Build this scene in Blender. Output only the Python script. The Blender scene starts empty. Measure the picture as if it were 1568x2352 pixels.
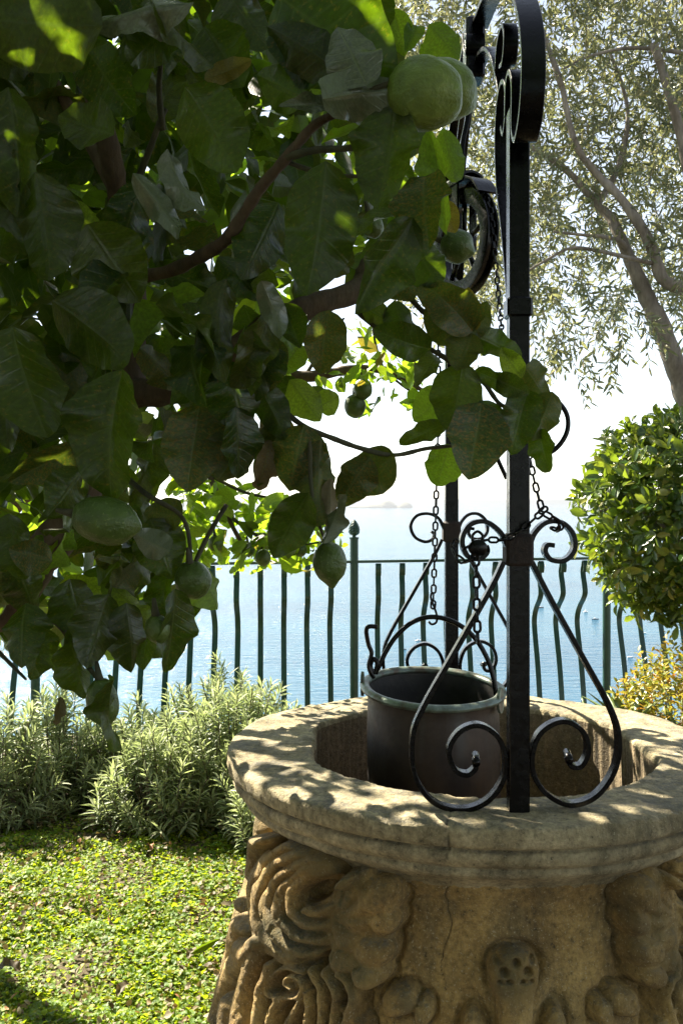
import bpy, math, random
import numpy as np
from mathutils import Vector, Matrix

random.seed(7)
rng = np.random.default_rng(11)
R = math.radians
sc = bpy.context.scene
C = sc.collection

# ------------------------------------------------------------------ camera, sky, sun, exposure
CAMZ = 1.537
cam_d = bpy.data.cameras.new('camera')
cam = bpy.data.objects.new('camera', cam_d)
C.objects.link(cam)
cam.location = (0, 0, CAMZ)
cam.rotation_euler = (R(90), 0, 0)
cam_d.sensor_fit = 'VERTICAL'
cam_d.sensor_height = 36.0
cam_d.lens = 36.0 * 2152 / 2352
cam_d.shift_y = -28 / 2352
cam_d.clip_start = 0.05
cam_d.clip_end = 200000
sc.camera = cam

SUN_EL, SUN_AZ = R(43), R(-43)          # azimuth from +Y, negative is to the left
sdir = Vector((math.sin(SUN_AZ) * math.cos(SUN_EL), math.cos(SUN_AZ) * math.cos(SUN_EL), math.sin(SUN_EL)))
world = bpy.data.worlds.new('World')
sc.world = world
world.use_nodes = True
wn = world.node_tree.nodes
wl = world.node_tree.links
bg = wn['Background']
sky = wn.new('ShaderNodeTexSky')
sky.sky_type = 'NISHITA'
sky.sun_disc = False
sky.sun_elevation = SUN_EL
sky.sun_rotation = SUN_AZ
sky.altitude = 150
sky.air_density = 1.0
sky.dust_density = 0.25
sky.ozone_density = 1.0
bg.inputs['Strength'].default_value = 0.050
veil = wn.new('ShaderNodeHueSaturation')         # thin white haze over the whole sky
veil.inputs['Saturation'].default_value = 0.50
veil.inputs['Value'].default_value = 1.12
wl.new(sky.outputs['Color'], veil.inputs['Color'])
wl.new(veil.outputs['Color'], bg.inputs['Color'])

sun_d = bpy.data.lights.new('sun', 'SUN')
sun_d.energy = 5.0
sun_d.angle = R(0.55)
sun_d.color = (1.0, 0.91, 0.74)
sun = bpy.data.objects.new('sun', sun_d)
C.objects.link(sun)
sun.rotation_euler = (-sdir).to_track_quat('-Z', 'Y').to_euler()
sun.location = (-4, 6, 8)

sc.view_settings.view_transform = 'Standard'
sc.view_settings.look = 'None'
sc.view_settings.gamma = 1.0
sc.view_settings.use_curve_mapping = False
sc.view_settings.exposure = 2.2
sc.cycles.max_bounces = 8
sc.cycles.transparent_max_bounces = 8
sc.cycles.transmission_bounces = 4
sc.cycles.volume_bounces = 0
sc.cycles.use_denoising = True

F = 2152.0


def P(x, y, d):
    """point seen at (x, y) of a 1568x2352 picture, d metres out"""
    return Vector(((x - 784) / F * d, d, CAMZ + (1148 - y) / F * d))


def proj(p):
    p = np.asarray(p)
    return 784 + F * p[..., 0] / p[..., 1], 1148 - F * (p[..., 2] - CAMZ) / p[..., 1]


# ------------------------------------------------------------------ mesh helpers
def mesh(name, v, f, mats=None, smooth=True, attr=None, sharp=None):
    me = bpy.data.meshes.new(name)
    v = np.asarray(v, dtype=np.float32)
    if isinstance(f, np.ndarray):
        n, k = f.shape
        me.vertices.add(len(v))
        me.vertices.foreach_set('co', v.ravel())
        me.loops.add(n * k)
        me.loops.foreach_set('vertex_index', f.astype(np.int32).ravel())
        me.polygons.add(n)
        me.polygons.foreach_set('loop_start', np.arange(0, n * k, k, dtype=np.int32))
        me.update(calc_edges=True)
    else:
        me.from_pydata([tuple(map(float, q)) for q in v], [], f)
        me.update()
    if smooth:
        me.polygons.foreach_set('use_smooth', np.ones(len(me.polygons), dtype=bool))
    if attr is not None:
        for an, av in attr.items():
            a = me.attributes.new(an, 'FLOAT_VECTOR', 'POINT')
            a.data.foreach_set('vector', np.asarray(av, dtype=np.float32).ravel())
    for m in (mats or []):
        me.materials.append(m)
    if sharp:
        me.set_sharp_from_angle(angle=R(sharp))
    return me


def link(name, me, parent=None, **kw):
    o = bpy.data.objects.new(name, me)
    C.objects.link(o)
    if parent is not None:
        o.parent = parent
    for k, val in kw.items():
        o[k] = val
    return o


def ob(name, v, f, mat, parent=None, smooth=True, attr=None, sharp=None, **kw):
    return link(name, mesh(name, v, f, [mat], smooth, attr, sharp), parent, **kw)


def thing(name, label, category, loc=(0, 0, 0), group=None):
    o = bpy.data.objects.new(name, None)
    C.objects.link(o)
    o.location = loc
    o.empty_display_size = 0.05
    o['label'] = label
    o['category'] = category
    if group:
        o['group'] = group
    return o


def adopt(t):
    """children were built in world coordinates: keep them there under the thing"""
    inv = Matrix.Translation(-Vector(t.location))
    for c in t.children:
        c.matrix_parent_inverse = inv


class MB:
    def __init__(s):
        s.v, s.f = [], []

    def add(s, v, f):
        o = len(s.v)
        s.v += [tuple(map(float, q)) for q in v]
        s.f += [tuple(i + o for i in q) for q in f]
        return s


def catmull(pts, n=8, closed=False):
    pts = [np.array(p, float) for p in pts]
    out = []
    m = len(pts)
    for i in range(m - 1):
        p0 = pts[max(i - 1, 0)]
        p1, p2 = pts[i], pts[i + 1]
        p3 = pts[min(i + 2, m - 1)]
        for k in range(n):
            t = k / n
            out.append(0.5 * ((2 * p1) + (-p0 + p2) * t + (2 * p0 - 5 * p1 + 4 * p2 - p3) * t * t + (-p0 + 3 * p1 - 3 * p2 + p3) * t ** 3))
    out.append(pts[-1])
    return np.array(out)


def tube(path, rad, n=8, cap=True):
    path = np.asarray(path, float)
    m = len(path)
    if np.isscalar(rad):
        rad = np.full(m, rad)
    tan = np.gradient(path, axis=0)
    tan /= np.linalg.norm(tan, axis=1)[:, None] + 1e-12
    up = np.array([0, 0, 1.0]) if abs(tan[0][2]) < 0.9 else np.array([1.0, 0, 0])
    nrm = up - tan[0] * up.dot(tan[0])
    nrm /= np.linalg.norm(nrm)
    v = []
    for i in range(m):
        nrm = nrm - tan[i] * nrm.dot(tan[i])
        nrm /= np.linalg.norm(nrm) + 1e-12
        b = np.cross(tan[i], nrm)
        for k in range(n):
            a = 2 * math.pi * k / n
            v.append(path[i] + rad[i] * (math.cos(a) * nrm + math.sin(a) * b))
    f = []
    for i in range(m - 1):
        for k in range(n):
            k2 = (k + 1) % n
            f.append((i * n + k, i * n + k2, (i + 1) * n + k2, (i + 1) * n + k))
    if cap:
        f.append(tuple(range(n))[::-1])
        f.append(tuple((m - 1) * n + k for k in range(n)))
    return v, f


def ribbon(pts2, th, w, O, U, Wd, bev=0.0012, taper=None):
    """flat bar bent in the plane (U, Z) through O; th = thickness in plane, w = width along Wd"""
    pts = np.asarray(pts2, float)
    O = np.array(O, float); U = np.array(U, float); Wd = np.array(Wd, float)
    Z = np.array([0, 0, 1.0])
    tan = np.gradient(pts, axis=0)
    tan /= np.linalg.norm(tan, axis=1)[:, None] + 1e-12
    v, f = [], []
    m = len(pts)
    for i in range(m):
        nx, nz = -tan[i][1], tan[i][0]
        ww = w * (taper[i] if taper is not None else 1.0)
        h, q = th / 2, ww / 2
        prof = [(-h + bev, -q), (h - bev, -q), (h, -q + bev), (h, q - bev), (h - bev, q), (-h + bev, q), (-h, q - bev), (-h, -q + bev)]
        for a, b in prof:
            v.append(O + U * (pts[i][0] + nx * a) + Z * (pts[i][1] + nz * a) + Wd * b)
    n = 8
    for i in range(m - 1):
        for k in range(n):
            k2 = (k + 1) % n
            f.append((i * n + k, i * n + k2, (i + 1) * n + k2, (i + 1) * n + k))
    f.append(tuple(range(n))[::-1])
    f.append(tuple((m - 1) * n + k for k in range(n)))
    return v, f


def box(cx, cy, cz, sx, sy, sz, bev=0.0):
    hx, hy, hz = sx / 2, sy / 2, sz / 2
    if bev <= 0:
        v = [(cx + a * hx, cy + b * hy, cz + c * hz) for a in (-1, 1) for b in (-1, 1) for c in (-1, 1)]
        f = [(0, 1, 3, 2), (4, 6, 7, 5), (0, 4, 5, 1), (2, 3, 7, 6), (0, 2, 6, 4), (1, 5, 7, 3)]
        return v, f
    v, f = [], []
    lv = [(-hz, bev), (-hz + bev, 0), (hz - bev, 0), (hz, bev)]
    for z, s in lv:
        x, y = hx - s, hy - s
        for a, b in ((-x + bev, -y), (x - bev, -y), (x, -y + bev), (x, y - bev), (x - bev, y), (-x + bev, y), (-x, y - bev), (-x, -y + bev)):
            v.append((cx + a, cy + b, cz + z))
    for i in range(3):
        for k in range(8):
            k2 = (k + 1) % 8
            f.append((i * 8 + k, i * 8 + k2, i * 8 + 8 + k2, i * 8 + 8 + k))
    f.append(tuple(range(8))[::-1])
    f.append(tuple(24 + k for k in range(8)))
    return v, f


def lathe(prof, n=32, c=(0, 0, 0), cap=True):
    v, f = [], []
    for r, z in prof:
        for k in range(n):
            a = 2 * math.pi * k / n
            v.append((c[0] + r * math.cos(a), c[1] + r * math.sin(a), c[2] + z))
    for i in range(len(prof) - 1):
        for k in range(n):
            k2 = (k + 1) % n
            f.append((i * n + k, i * n + k2, (i + 1) * n + k2, (i + 1) * n + k))
    if cap:
        f.append(tuple(range(n))[::-1])
        f.append(tuple((len(prof) - 1) * n + k for k in range(n)))
    return v, f


_lat = rng.random((32, 32, 32))


def vnoise(p):
    p = np.asarray(p, float)
    i = np.floor(p).astype(int)
    fr = p - i
    fr = fr * fr * (3 - 2 * fr)
    out = 0
    for dx in (0, 1):
        for dy in (0, 1):
            for dz in (0, 1):
                w = (fr[..., 0] if dx else 1 - fr[..., 0]) * (fr[..., 1] if dy else 1 - fr[..., 1]) * (fr[..., 2] if dz else 1 - fr[..., 2])
                out = out + w * _lat[(i[..., 0] + dx) % 32, (i[..., 1] + dy) % 32, (i[..., 2] + dz) % 32]
    return out * 2 - 1


def fbm(p, oct=4):
    s, a = 0, 1.0
    p = np.asarray(p, float)
    for k in range(oct):
        s = s + a * vnoise(p * (2 ** k) + 7.3 * k)
        a *= 0.5
    return s


# ------------------------------------------------------------------ materials
class NT:
    def __init__(s, name):
        s.m = bpy.data.materials.new(name)
        s.m.use_nodes = True
        s.t = s.m.node_tree
        s.b = s.t.nodes['Principled BSDF']
        s.out = s.t.nodes['Material Output']

    def n(s, typ, **kw):
        nd = s.t.nodes.new(typ)
        for k, v in kw.items():
            setattr(nd, k, v)
        return nd

    def l(s, a, b):
        s.t.links.new(a, b)

    def val(s, x, sock):
        if hasattr(x, 'is_output'):
            s.l(x, sock)
        else:
            sock.default_value = x

    def math(s, op, a, b=0.0, c=0.0, clamp=False):
        nd = s.n('ShaderNodeMath', operation=op, use_clamp=clamp)
        s.val(a, nd.inputs[0]); s.val(b, nd.inputs[1]); s.val(c, nd.inputs[2])
        return nd.outputs[0]

    def coord(s, which='Object'):
        return s.n('ShaderNodeTexCoord').outputs[which]

    def mapping(s, vec, scale=(1, 1, 1), rot=(0, 0, 0)):
        nd = s.n('ShaderNodeMapping')
        s.l(vec, nd.inputs[0])
        nd.inputs['Scale'].default_value = scale
        nd.inputs['Rotation'].default_value = rot
        return nd.outputs[0]

    def noise(s, vec, scale, detail=4, rough=0.55, dist=0.0):
        nd = s.n('ShaderNodeTexNoise')
        s.l(vec, nd.inputs['Vector'])
        nd.inputs['Scale'].default_value = scale
        nd.inputs['Detail'].default_value = detail
        nd.inputs['Roughness'].default_value = rough
        nd.inputs['Distortion'].default_value = dist
        return nd.outputs['Fac']

    def ramp(s, fac, stops, interp='LINEAR'):
        nd = s.n('ShaderNodeValToRGB')
        cr = nd.color_ramp
        cr.interpolation = interp
        while len(cr.elements) < len(stops):
            cr.elements.new(0.5)
        for e, (p, c) in zip(cr.elements, stops):
            e.position = p
            e.color = (c, c, c, 1) if not hasattr(c, '__len__') else (*c, 1)
        s.l(fac, nd.inputs[0])
        return nd.outputs[0]

    def mix(s, fac, a, b, mode='MIX'):
        nd = s.n('ShaderNodeMix', data_type='RGBA', blend_type=mode)
        s.val(fac, nd.inputs[0])
        for x, k in ((a, 6), (b, 7)):
            if hasattr(x, 'is_output'):
                s.l(x, nd.inputs[k])
            else:
                nd.inputs[k].default_value = (*x, 1)
        return nd.outputs[2]

    def bump(s, h, strength=0.3, dist=0.01, prev=None):
        nd = s.n('ShaderNodeBump')
        nd.inputs['Strength'].default_value = strength
        nd.inputs['Distance'].default_value = dist
        s.l(h, nd.inputs['Height'])
        if prev is not None:
            s.l(prev, nd.inputs['Normal'])
        return nd.outputs[0]

    def set(s, **kw):
        for k, v in kw.items():
            k = k.replace('_', ' ')
            if hasattr(v, 'is_output'):
                s.l(v, s.b.inputs[k])
            else:
                s.b.inputs[k].default_value = v
        return s.m


def leaf_mat(name, stops, tcol, tfac=0.35, rough=0.42, under=(0.13, 0.17, 0.07), blotch=0.0, veins=0.5, spec=0.5):
    t = NT(name)
    a = t.n('ShaderNodeAttribute', attribute_name='leaf')
    sp = t.n('ShaderNodeSeparateXYZ')
    t.l(a.outputs['Vector'], sp.inputs[0])
    u, v, r = sp.outputs
    oi = t.n('ShaderNodeObjectInfo').outputs['Random']
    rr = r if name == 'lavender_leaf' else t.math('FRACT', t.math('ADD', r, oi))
    au = t.math('ABSOLUTE', u)
    col = t.ramp(rr, stops)
    co = t.coord()
    n1 = t.noise(t.mapping(co, (1, 1, 1)), 1.0 / 0.035, 3)
    big = t.ramp(n1, [(0.35, 0.78), (0.7, 1.22)])
    col = t.mix(1.0, col, big, 'MULTIPLY')
    mid = t.ramp(au, [(0.0, 1.0), (0.075, 0.0)])
    wv = t.math('SINE', t.math('MULTIPLY', t.math('ADD', t.math('SUBTRACT', v, t.math('MULTIPLY', au, 0.17)), t.math('MULTIPLY', rr, 0.3)), t.math('ADD', 50.0, t.math('MULTIPLY', rr, 16.0))))
    wv = t.ramp(wv, [(0.80, 0.0), (1.0, 1.0)])
    vein = t.math('MAXIMUM', mid, t.math('MULTIPLY', wv, 0.4))
    col = t.mix(t.math('MULTIPLY', vein, veins), col, (0.17, 0.22, 0.06))
    if blotch > 0:
        n2 = t.noise(co, 1.0 / 0.028, 4, 0.6)
        m2 = t.ramp(n2, [(0.60 - 0.06 * blotch, 0.0), (0.70 - 0.06 * blotch, 1.0)])
        col = t.mix(t.math('MULTIPLY', m2, 0.85), col, (0.24, 0.15, 0.02))
        n3 = t.noise(co, 1.0 / 0.006, 2)
        m3 = t.math('MULTIPLY', t.ramp(n3, [(0.52, 0.0), (0.60, 1.0)]), m2)
        col = t.mix(m3, col, (0.06, 0.03, 0.01))
    geo = t.n('ShaderNodeNewGeometry')
    col2 = t.mix(t.math('MULTIPLY', geo.outputs['Backfacing'], 0.55), col, under)
    hb = t.math('SUBTRACT', t.math('MULTIPLY', n1, 0.5), vein)
    bmp = t.bump(hb, 0.35, 0.002)
    t.set(Base_Color=col2, Roughness=rough, Normal=bmp)
    t.b.inputs['Specular IOR Level'].default_value = spec
    tr = t.n('ShaderNodeBsdfTranslucent')
    tc = t.mix(1.0, t.mix(0.5, col, tcol), big, 'MULTIPLY')
    tc = t.mix(t.math('MULTIPLY', vein, 0.35), tc, (0.05, 0.09, 0.01))
    t.l(tc, tr.inputs['Color'])
    mx = t.n('ShaderNodeMixShader')
    mx.inputs[0].default_value = tfac
    t.l(t.b.outputs[0], mx.inputs[1])
    t.l(tr.outputs[0], mx.inputs[2])
    t.l(mx.outputs[0], t.out.inputs['Surface'])
    return t.m


M = {}
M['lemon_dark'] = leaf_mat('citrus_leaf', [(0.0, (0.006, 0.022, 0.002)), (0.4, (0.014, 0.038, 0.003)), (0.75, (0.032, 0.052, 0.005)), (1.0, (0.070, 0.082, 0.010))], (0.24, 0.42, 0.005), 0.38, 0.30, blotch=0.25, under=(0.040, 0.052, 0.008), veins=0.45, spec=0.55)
M['lemon_spot'] = leaf_mat('citrus_leaf_spotted', [(0.0, (0.030, 0.062, 0.010)), (1.0, (0.065, 0.09, 0.018))], (0.24, 0.34, 0.01), 0.30, 0.45, blotch=1.5, under=(0.065, 0.08, 0.022))
M['lemon_young_lit'] = leaf_mat('citrus_leaf_young_lit', [(0.0, (0.06, 0.17, 0.01)), (0.6, (0.11, 0.24, 0.015)), (1.0, (0.22, 0.27, 0.02))], (0.46, 0.66, 0.02), 0.60, 0.38, blotch=0.2, under=(0.16, 0.24, 0.06))  # young-leaf green; on the near tree it also paints in backlight
M['lemon_pale'] = leaf_mat('citrus_leaf_waxy', [(0.0, (0.08, 0.10, 0.05)), (1.0, (0.14, 0.165, 0.10))], (0.15, 0.2, 0.04), 0.15, 0.25, under=(0.15, 0.18, 0.11), spec=0.9)
M['lemon_yellow'] = leaf_mat('citrus_leaf_yellowed', [(0.0, (0.20, 0.19, 0.03)), (1.0, (0.30, 0.24, 0.04))], (0.5, 0.42, 0.03), 0.35, 0.45, blotch=2.2, under=(0.2, 0.19, 0.06))
M['lemon_dry'] = leaf_mat('citrus_leaf_dry', [(0.0, (0.11, 0.11, 0.05)), (1.0, (0.16, 0.12, 0.06))], (0.2, 0.15, 0.04), 0.2, 0.6, blotch=1.2, under=(0.16, 0.15, 0.09))
M['olive_leaf'] = leaf_mat('olive_leaf', [(0.0, (0.06, 0.08, 0.035)), (0.5, (0.12, 0.135, 0.065)), (0.85, (0.20, 0.195, 0.09)), (1.0, (0.26, 0.20, 0.09))], (0.46, 0.47, 0.18), 0.42, 0.28, under=(0.17, 0.19, 0.12), veins=0.2, spec=0.6)
M['shrub_leaf'] = leaf_mat('pittosporum_leaf', [(0.0, (0.022, 0.065, 0.010)), (0.5, (0.05, 0.11, 0.018)), (0.8, (0.15, 0.20, 0.03)), (1.0, (0.34, 0.30, 0.06))], (0.42, 0.56, 0.02), 0.34, 0.25, under=(0.12, 0.18, 0.08), veins=0.25, spec=0.7)
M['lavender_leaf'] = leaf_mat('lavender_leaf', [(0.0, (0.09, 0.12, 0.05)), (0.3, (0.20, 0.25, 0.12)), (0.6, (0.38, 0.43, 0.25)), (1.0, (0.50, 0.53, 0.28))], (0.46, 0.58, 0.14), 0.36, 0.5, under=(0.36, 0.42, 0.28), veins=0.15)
M['cover_leaf'] = leaf_mat('ground_cover_leaf', [(0.0, (0.07, 0.16, 0.01)), (0.5, (0.14, 0.26, 0.012)), (0.85, (0.28, 0.36, 0.02)), (1.0, (0.42, 0.36, 0.04))], (0.62, 0.74, 0.02), 0.5, 0.5, under=(0.15, 0.24, 0.05), veins=0.1)
M['litter'] = leaf_mat('dry_leaf', [(0.0, (0.08, 0.055, 0.025)), (0.4, (0.15, 0.115, 0.05)), (0.88, (0.28, 0.24, 0.12)), (1.0, (0.36, 0.15, 0.05))], (0.3, 0.2, 0.06), 0.2, 0.6, under=(0.24, 0.20, 0.12), veins=0.3)
M['flower_leaf'] = leaf_mat('bronze_leaf', [(0.0, (0.10, 0.19, 0.02)), (0.5, (0.24, 0.26, 0.02)), (0.85, (0.42, 0.28, 0.03)), (1.0, (0.45, 0.14, 0.03))], (0.6, 0.45, 0.04), 0.4, 0.35, under=(0.2, 0.24, 0.05), veins=0.2)
M['aloe'] = leaf_mat('succulent_leaf', [(0.0, (0.10, 0.17, 0.06)), (1.0, (0.17, 0.24, 0.07))], (0.3, 0.4, 0.08), 0.15, 0.35, under=(0.17, 0.22, 0.08), veins=0.0)


def bark(name, c1, c2, sc_=60):
    t = NT(name)
    co = t.coord()
    n = t.noise(t.mapping(co, (1, 1, 0.25)), sc_, 6, 0.65)
    n2 = t.noise(co, 9, 3)
    col = t.mix(t.ramp(n2, [(0.35, 0.0), (0.65, 1.0)]), c1, c2)
    col = t.mix(1.0, col, t.ramp(n, [(0.3, 0.55), (0.7, 1.25)]), 'MULTIPLY')
    return t.set(Base_Color=col, Roughness=0.85, Normal=t.bump(n, 0.8, 0.006))


M['bark'] = bark('citrus_bark', (0.075, 0.048, 0.026), (0.12, 0.085, 0.05))
M['twig'] = bark('green_twig', (0.05, 0.055, 0.03), (0.09, 0.08, 0.04))
M['olive_bark'] = bark('olive_bark', (0.19, 0.15, 0.11), (0.27, 0.23, 0.18), 40)
M['stem'] = bark('woody_stem', (0.14, 0.11, 0.08), (0.2, 0.17, 0.12))

t = NT('black_iron_paint')
co = t.coord()
n = t.noise(co, 55, 5, 0.6); n2 = t.noise(co, 420, 3); n3 = t.noise(co, 16, 4, 0.6)
col = t.mix(t.ramp(n3, [(0.60, 0.0), (0.72, 1.0)]), (0.0015, 0.0015, 0.002), (0.004, 0.003, 0.003))
h = t.math('ADD', n, t.math('MULTIPLY', n2, 0.25))
M['iron'] = t.set(Base_Color=col, Roughness=t.ramp(n, [(0.3, 0.14), (0.7, 0.34)]), Normal=t.bump(h, 0.40, 0.002))
t.b.inputs['Specular IOR Level'].default_value = 0.27

t = NT('rusty_iron')
co = t.coord(); n = t.noise(co, 120, 5, 0.7)
M['rust'] = t.set(Base_Color=t.ramp(n, [(0.35, (0.008, 0.006, 0.006)), (0.7, (0.035, 0.02, 0.015))]), Roughness=0.75, Normal=t.bump(n, 1.0, 0.004))

t = NT('green_railing_paint')
co = t.coord(); n = t.noise(co, 30, 4)
col = t.mix(t.ramp(n, [(0.4, 0.0), (0.75, 1.0)]), (0.008, 0.045, 0.030), (0.02, 0.065, 0.038))
M['railing'] = t.set(Base_Color=col, Roughness=0.35, Normal=t.bump(n, 0.15, 0.002))


def stone_mat(name, lichen=1.0, c1=(0.23, 0.145, 0.046), c2=(0.42, 0.29, 0.105)):
    t = NT(name)
    co = t.coord()
    n1 = t.noise(co, 6, 5, 0.6)
    n2 = t.noise(co, 75, 6, 0.72)
    n3 = t.noise(co, 210, 3, 0.6)
    n4 = t.noise(t.mapping(co, (1, 1, 0.35)), 14, 6, 0.7)
    col = t.mix(t.ramp(n1, [(0.35, 0.0), (0.65, 1.0)]), c1, c2)
    col = t.mix(t.math('MULTIPLY', t.ramp(n4, [(0.45, 0.0), (0.62, 1.0)]), 0.55 * lichen), col, (0.085, 0.075, 0.045))
    col = t.mix(1.0, col, t.ramp(n2, [(0.32, 0.55), (0.68, 1.35)]), 'MULTIPLY')
    col = t.mix(t.math('MULTIPLY', t.ramp(n3, [(0.60, 0.0), (0.70, 1.0)]), 0.7), col, (0.50, 0.44, 0.30))
    dark = t.ramp(n2, [(0.30, 1.0), (0.38, 0.0)])
    col = t.mix(t.math('MULTIPLY', dark, 0.75 * lichen), col, (0.03, 0.027, 0.02))
    # grey crust and soil where the stone lies open to the rain
    geo = t.n('ShaderNodeNewGeometry')
    sp = t.n('ShaderNodeSeparateXYZ'); t.l(geo.outputs['Normal'], sp.inputs[0])
    up = t.ramp(sp.outputs[2], [(0.45, 0.0), (0.85, 1.0)])
    nl = t.noise(co, 11, 6, 0.7)
    nf = t.noise(co, 95, 4, 0.7)
    crust = t.math('MULTIPLY', up, t.ramp(t.math('ADD', t.math('MULTIPLY', nl, 0.55), t.math('MULTIPLY', nf, 0.45)), [(0.48, 0.0), (0.60, 0.75)]))
    col = t.mix(crust, col, (0.13, 0.125, 0.105))
    a = t.n('ShaderNodeAttribute', attribute_name='wear')
    s2 = t.n('ShaderNodeSeparateXYZ'); t.l(a.outputs['Vector'], s2.inputs[0])
    col = t.mix(t.math('MULTIPLY', s2.outputs[0], 0.85), col, (0.035, 0.028, 0.018))
    col = t.mix(t.math('MULTIPLY', s2.outputs[1], t.ramp(n2, [(0.35, 0.2), (0.6, 0.9)])), col, (0.05, 0.055, 0.025))
    h = t.math('ADD', n2, t.math('MULTIPLY', n3, 0.6))
    b1 = t.bump(h, 1.0, 0.0065)
    b2 = t.bump(n4, 0.6, 0.010, b1)
    return t.set(Base_Color=col, Roughness=0.9, Normal=b2)


M['stone'] = stone_mat('weathered_tuff_stone')
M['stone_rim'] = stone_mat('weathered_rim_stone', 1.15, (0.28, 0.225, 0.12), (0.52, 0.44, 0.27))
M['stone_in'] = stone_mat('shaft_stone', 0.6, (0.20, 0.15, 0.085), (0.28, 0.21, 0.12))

t = NT('old_copper')
co = t.coord(); n = t.noise(co, 9, 4, 0.6); n2 = t.noise(co, 70, 4, 0.6); n3 = t.noise(t.mapping(co, (1, 1, 0.12)), 18, 4)
col = t.mix(t.ramp(n, [(0.35, 0.0), (0.7, 1.0)]), (0.030, 0.024, 0.021), (0.062, 0.046, 0.037))
col = t.mix(t.ramp(n3, [(0.5, 0.0), (0.75, 0.6)]), col, (0.07, 0.072, 0.07))
M['copper'] = t.set(Base_Color=col, Roughness=t.ramp(n2, [(0.3, 0.42), (0.7, 0.6)]), Metallic=0.55, Normal=t.bump(n, 0.25, 0.01))
t = NT('dark_copper')
co = t.coord(); n = t.noise(co, 25, 4, 0.6)
M['dark_lining'] = t.set(Base_Color=t.ramp(n, [(0.35, (0.010, 0.009, 0.008)), (0.7, (0.028, 0.024, 0.02))]), Roughness=0.7, Normal=t.bump(n, 0.4, 0.006))  # near-black mottled tone for the inside of the bucket
t = NT('verdigris_copper')
co = t.coord(); n = t.noise(co, 30, 5, 0.6)
col = t.ramp(n, [(0.35, (0.09, 0.07, 0.05)), (0.5, (0.12, 0.15, 0.12)), (0.75, (0.25, 0.32, 0.28))])
M['verdigris'] = t.set(Base_Color=col, Roughness=0.45, Metallic=0.4, Normal=t.bump(n, 0.3, 0.004))


def fruit_mat(name, c1, c2):
    t = NT(name)
    co = t.coord(); n = t.noise(co, 22, 4, 0.5); n2 = t.noise(co, 260, 2)
    col = t.ramp(n, [(0.30, c1), (0.75, c2)])
    col = t.mix(t.ramp(n2, [(0.62, 0.0), (0.72, 0.35)]), col, (0.3, 0.36, 0.12))
    n4 = t.noise(co, 75, 3)
    m = t.set(Base_Color=t.mix(1.0, col, t.ramp(n4, [(0.35, 0.8), (0.65, 1.15)]), 'MULTIPLY'), Roughness=0.40, Normal=t.bump(t.math('ADD', t.math('MULTIPLY', n2, 0.5), n4), 0.7, 0.0035))
    t.b.inputs['Subsurface Weight'].default_value = 0.08
    t.b.inputs['Subsurface Radius'].default_value = (0.006, 0.01, 0.002)
    return m


M['fruit_pale'] = fruit_mat('pale_green_rind', (0.12, 0.19, 0.03), (0.19, 0.25, 0.05))
M['fruit'] = fruit_mat('green_rind', (0.045, 0.085, 0.010), (0.085, 0.13, 0.02))

t = NT('sea_water')
co = t.coord()
n1 = t.noise(t.mapping(co, (0.03, 0.11, 1), (0, 0, R(-8))), 1.0, 5, 0.6, 0.4)
n2 = t.noise(t.mapping(co, (0.12, 0.40, 1), (0, 0, R(6))), 1.0, 4, 0.6, 0.3)
n3 = t.noise(t.mapping(co, (0.0016, 0.005, 1)), 1.0, 4, 0.6)
h = t.math('ADD', n1, t.math('MULTIPLY', n2, 0.35))
col = t.mix(t.ramp(n3, [(0.35, 0.0), (0.65, 1.0)]), (0.015, 0.085, 0.16), (0.03, 0.13, 0.21))
t.set(Base_Color=col, Roughness=0.10, Normal=t.bump(h, 1.0, 5.0))
t.b.inputs['IOR'].default_value = 1.33
M['sea'] = t.m

t = NT('garden_soil')
co = t.coord(); n = t.noise(co, 7, 6, 0.7); n2 = t.noise(co, 60, 4, 0.7)
col = t.mix(t.ramp(n, [(0.35, 0.0), (0.65, 1.0)]), (0.055, 0.04, 0.022), (0.10, 0.075, 0.04))
col = t.mix(t.ramp(n2, [(0.5, 0.0), (0.7, 0.7)]), col, (0.16, 0.12, 0.07))
M['soil'] = t.set(Base_Color=col, Roughness=0.95, Normal=t.bump(n2, 0.8, 0.02))
t = NT('cliff_rock')
co = t.coord(); n = t.noise(co, 0.3, 6, 0.7)
M['rock'] = t.set(Base_Color=t.ramp(n, [(0.35, (0.10, 0.11, 0.05)), (0.7, (0.28, 0.25, 0.2))]), Roughness=0.95)
t = NT('white_hull')
n = t.noise(t.coord(), 0.8, 2)
M['hull'] = t.set(Base_Color=t.ramp(n, [(0.3, 0.7), (0.7, 0.82)]), Roughness=0.35)
t = NT('dark_hull')
n = t.noise(t.coord(), 0.8, 2)
M['hull_dark'] = t.set(Base_Color=t.ramp(n, [(0.3, (0.02, 0.03, 0.05)), (0.7, (0.04, 0.05, 0.08))]), Roughness=0.3)

# ------------------------------------------------------------------ the setting: sea, terrace, cliff, haze, islands, boats
SEAZ = -150.0
ob('sea', [(-60000, -3000, SEAZ), (60000, -3000, SEAZ), (60000, 62000, SEAZ), (-60000, 62000, SEAZ)], [(0, 1, 2, 3)], M['sea'], kind='structure', label='calm pale blue sea far below the garden')


def gz(x, y):
    p = np.stack([np.asarray(x, float), np.asarray(y, float), np.zeros_like(np.asarray(x, float))], -1)
    return 0.02 * fbm(p * 1.3, 3)


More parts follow.
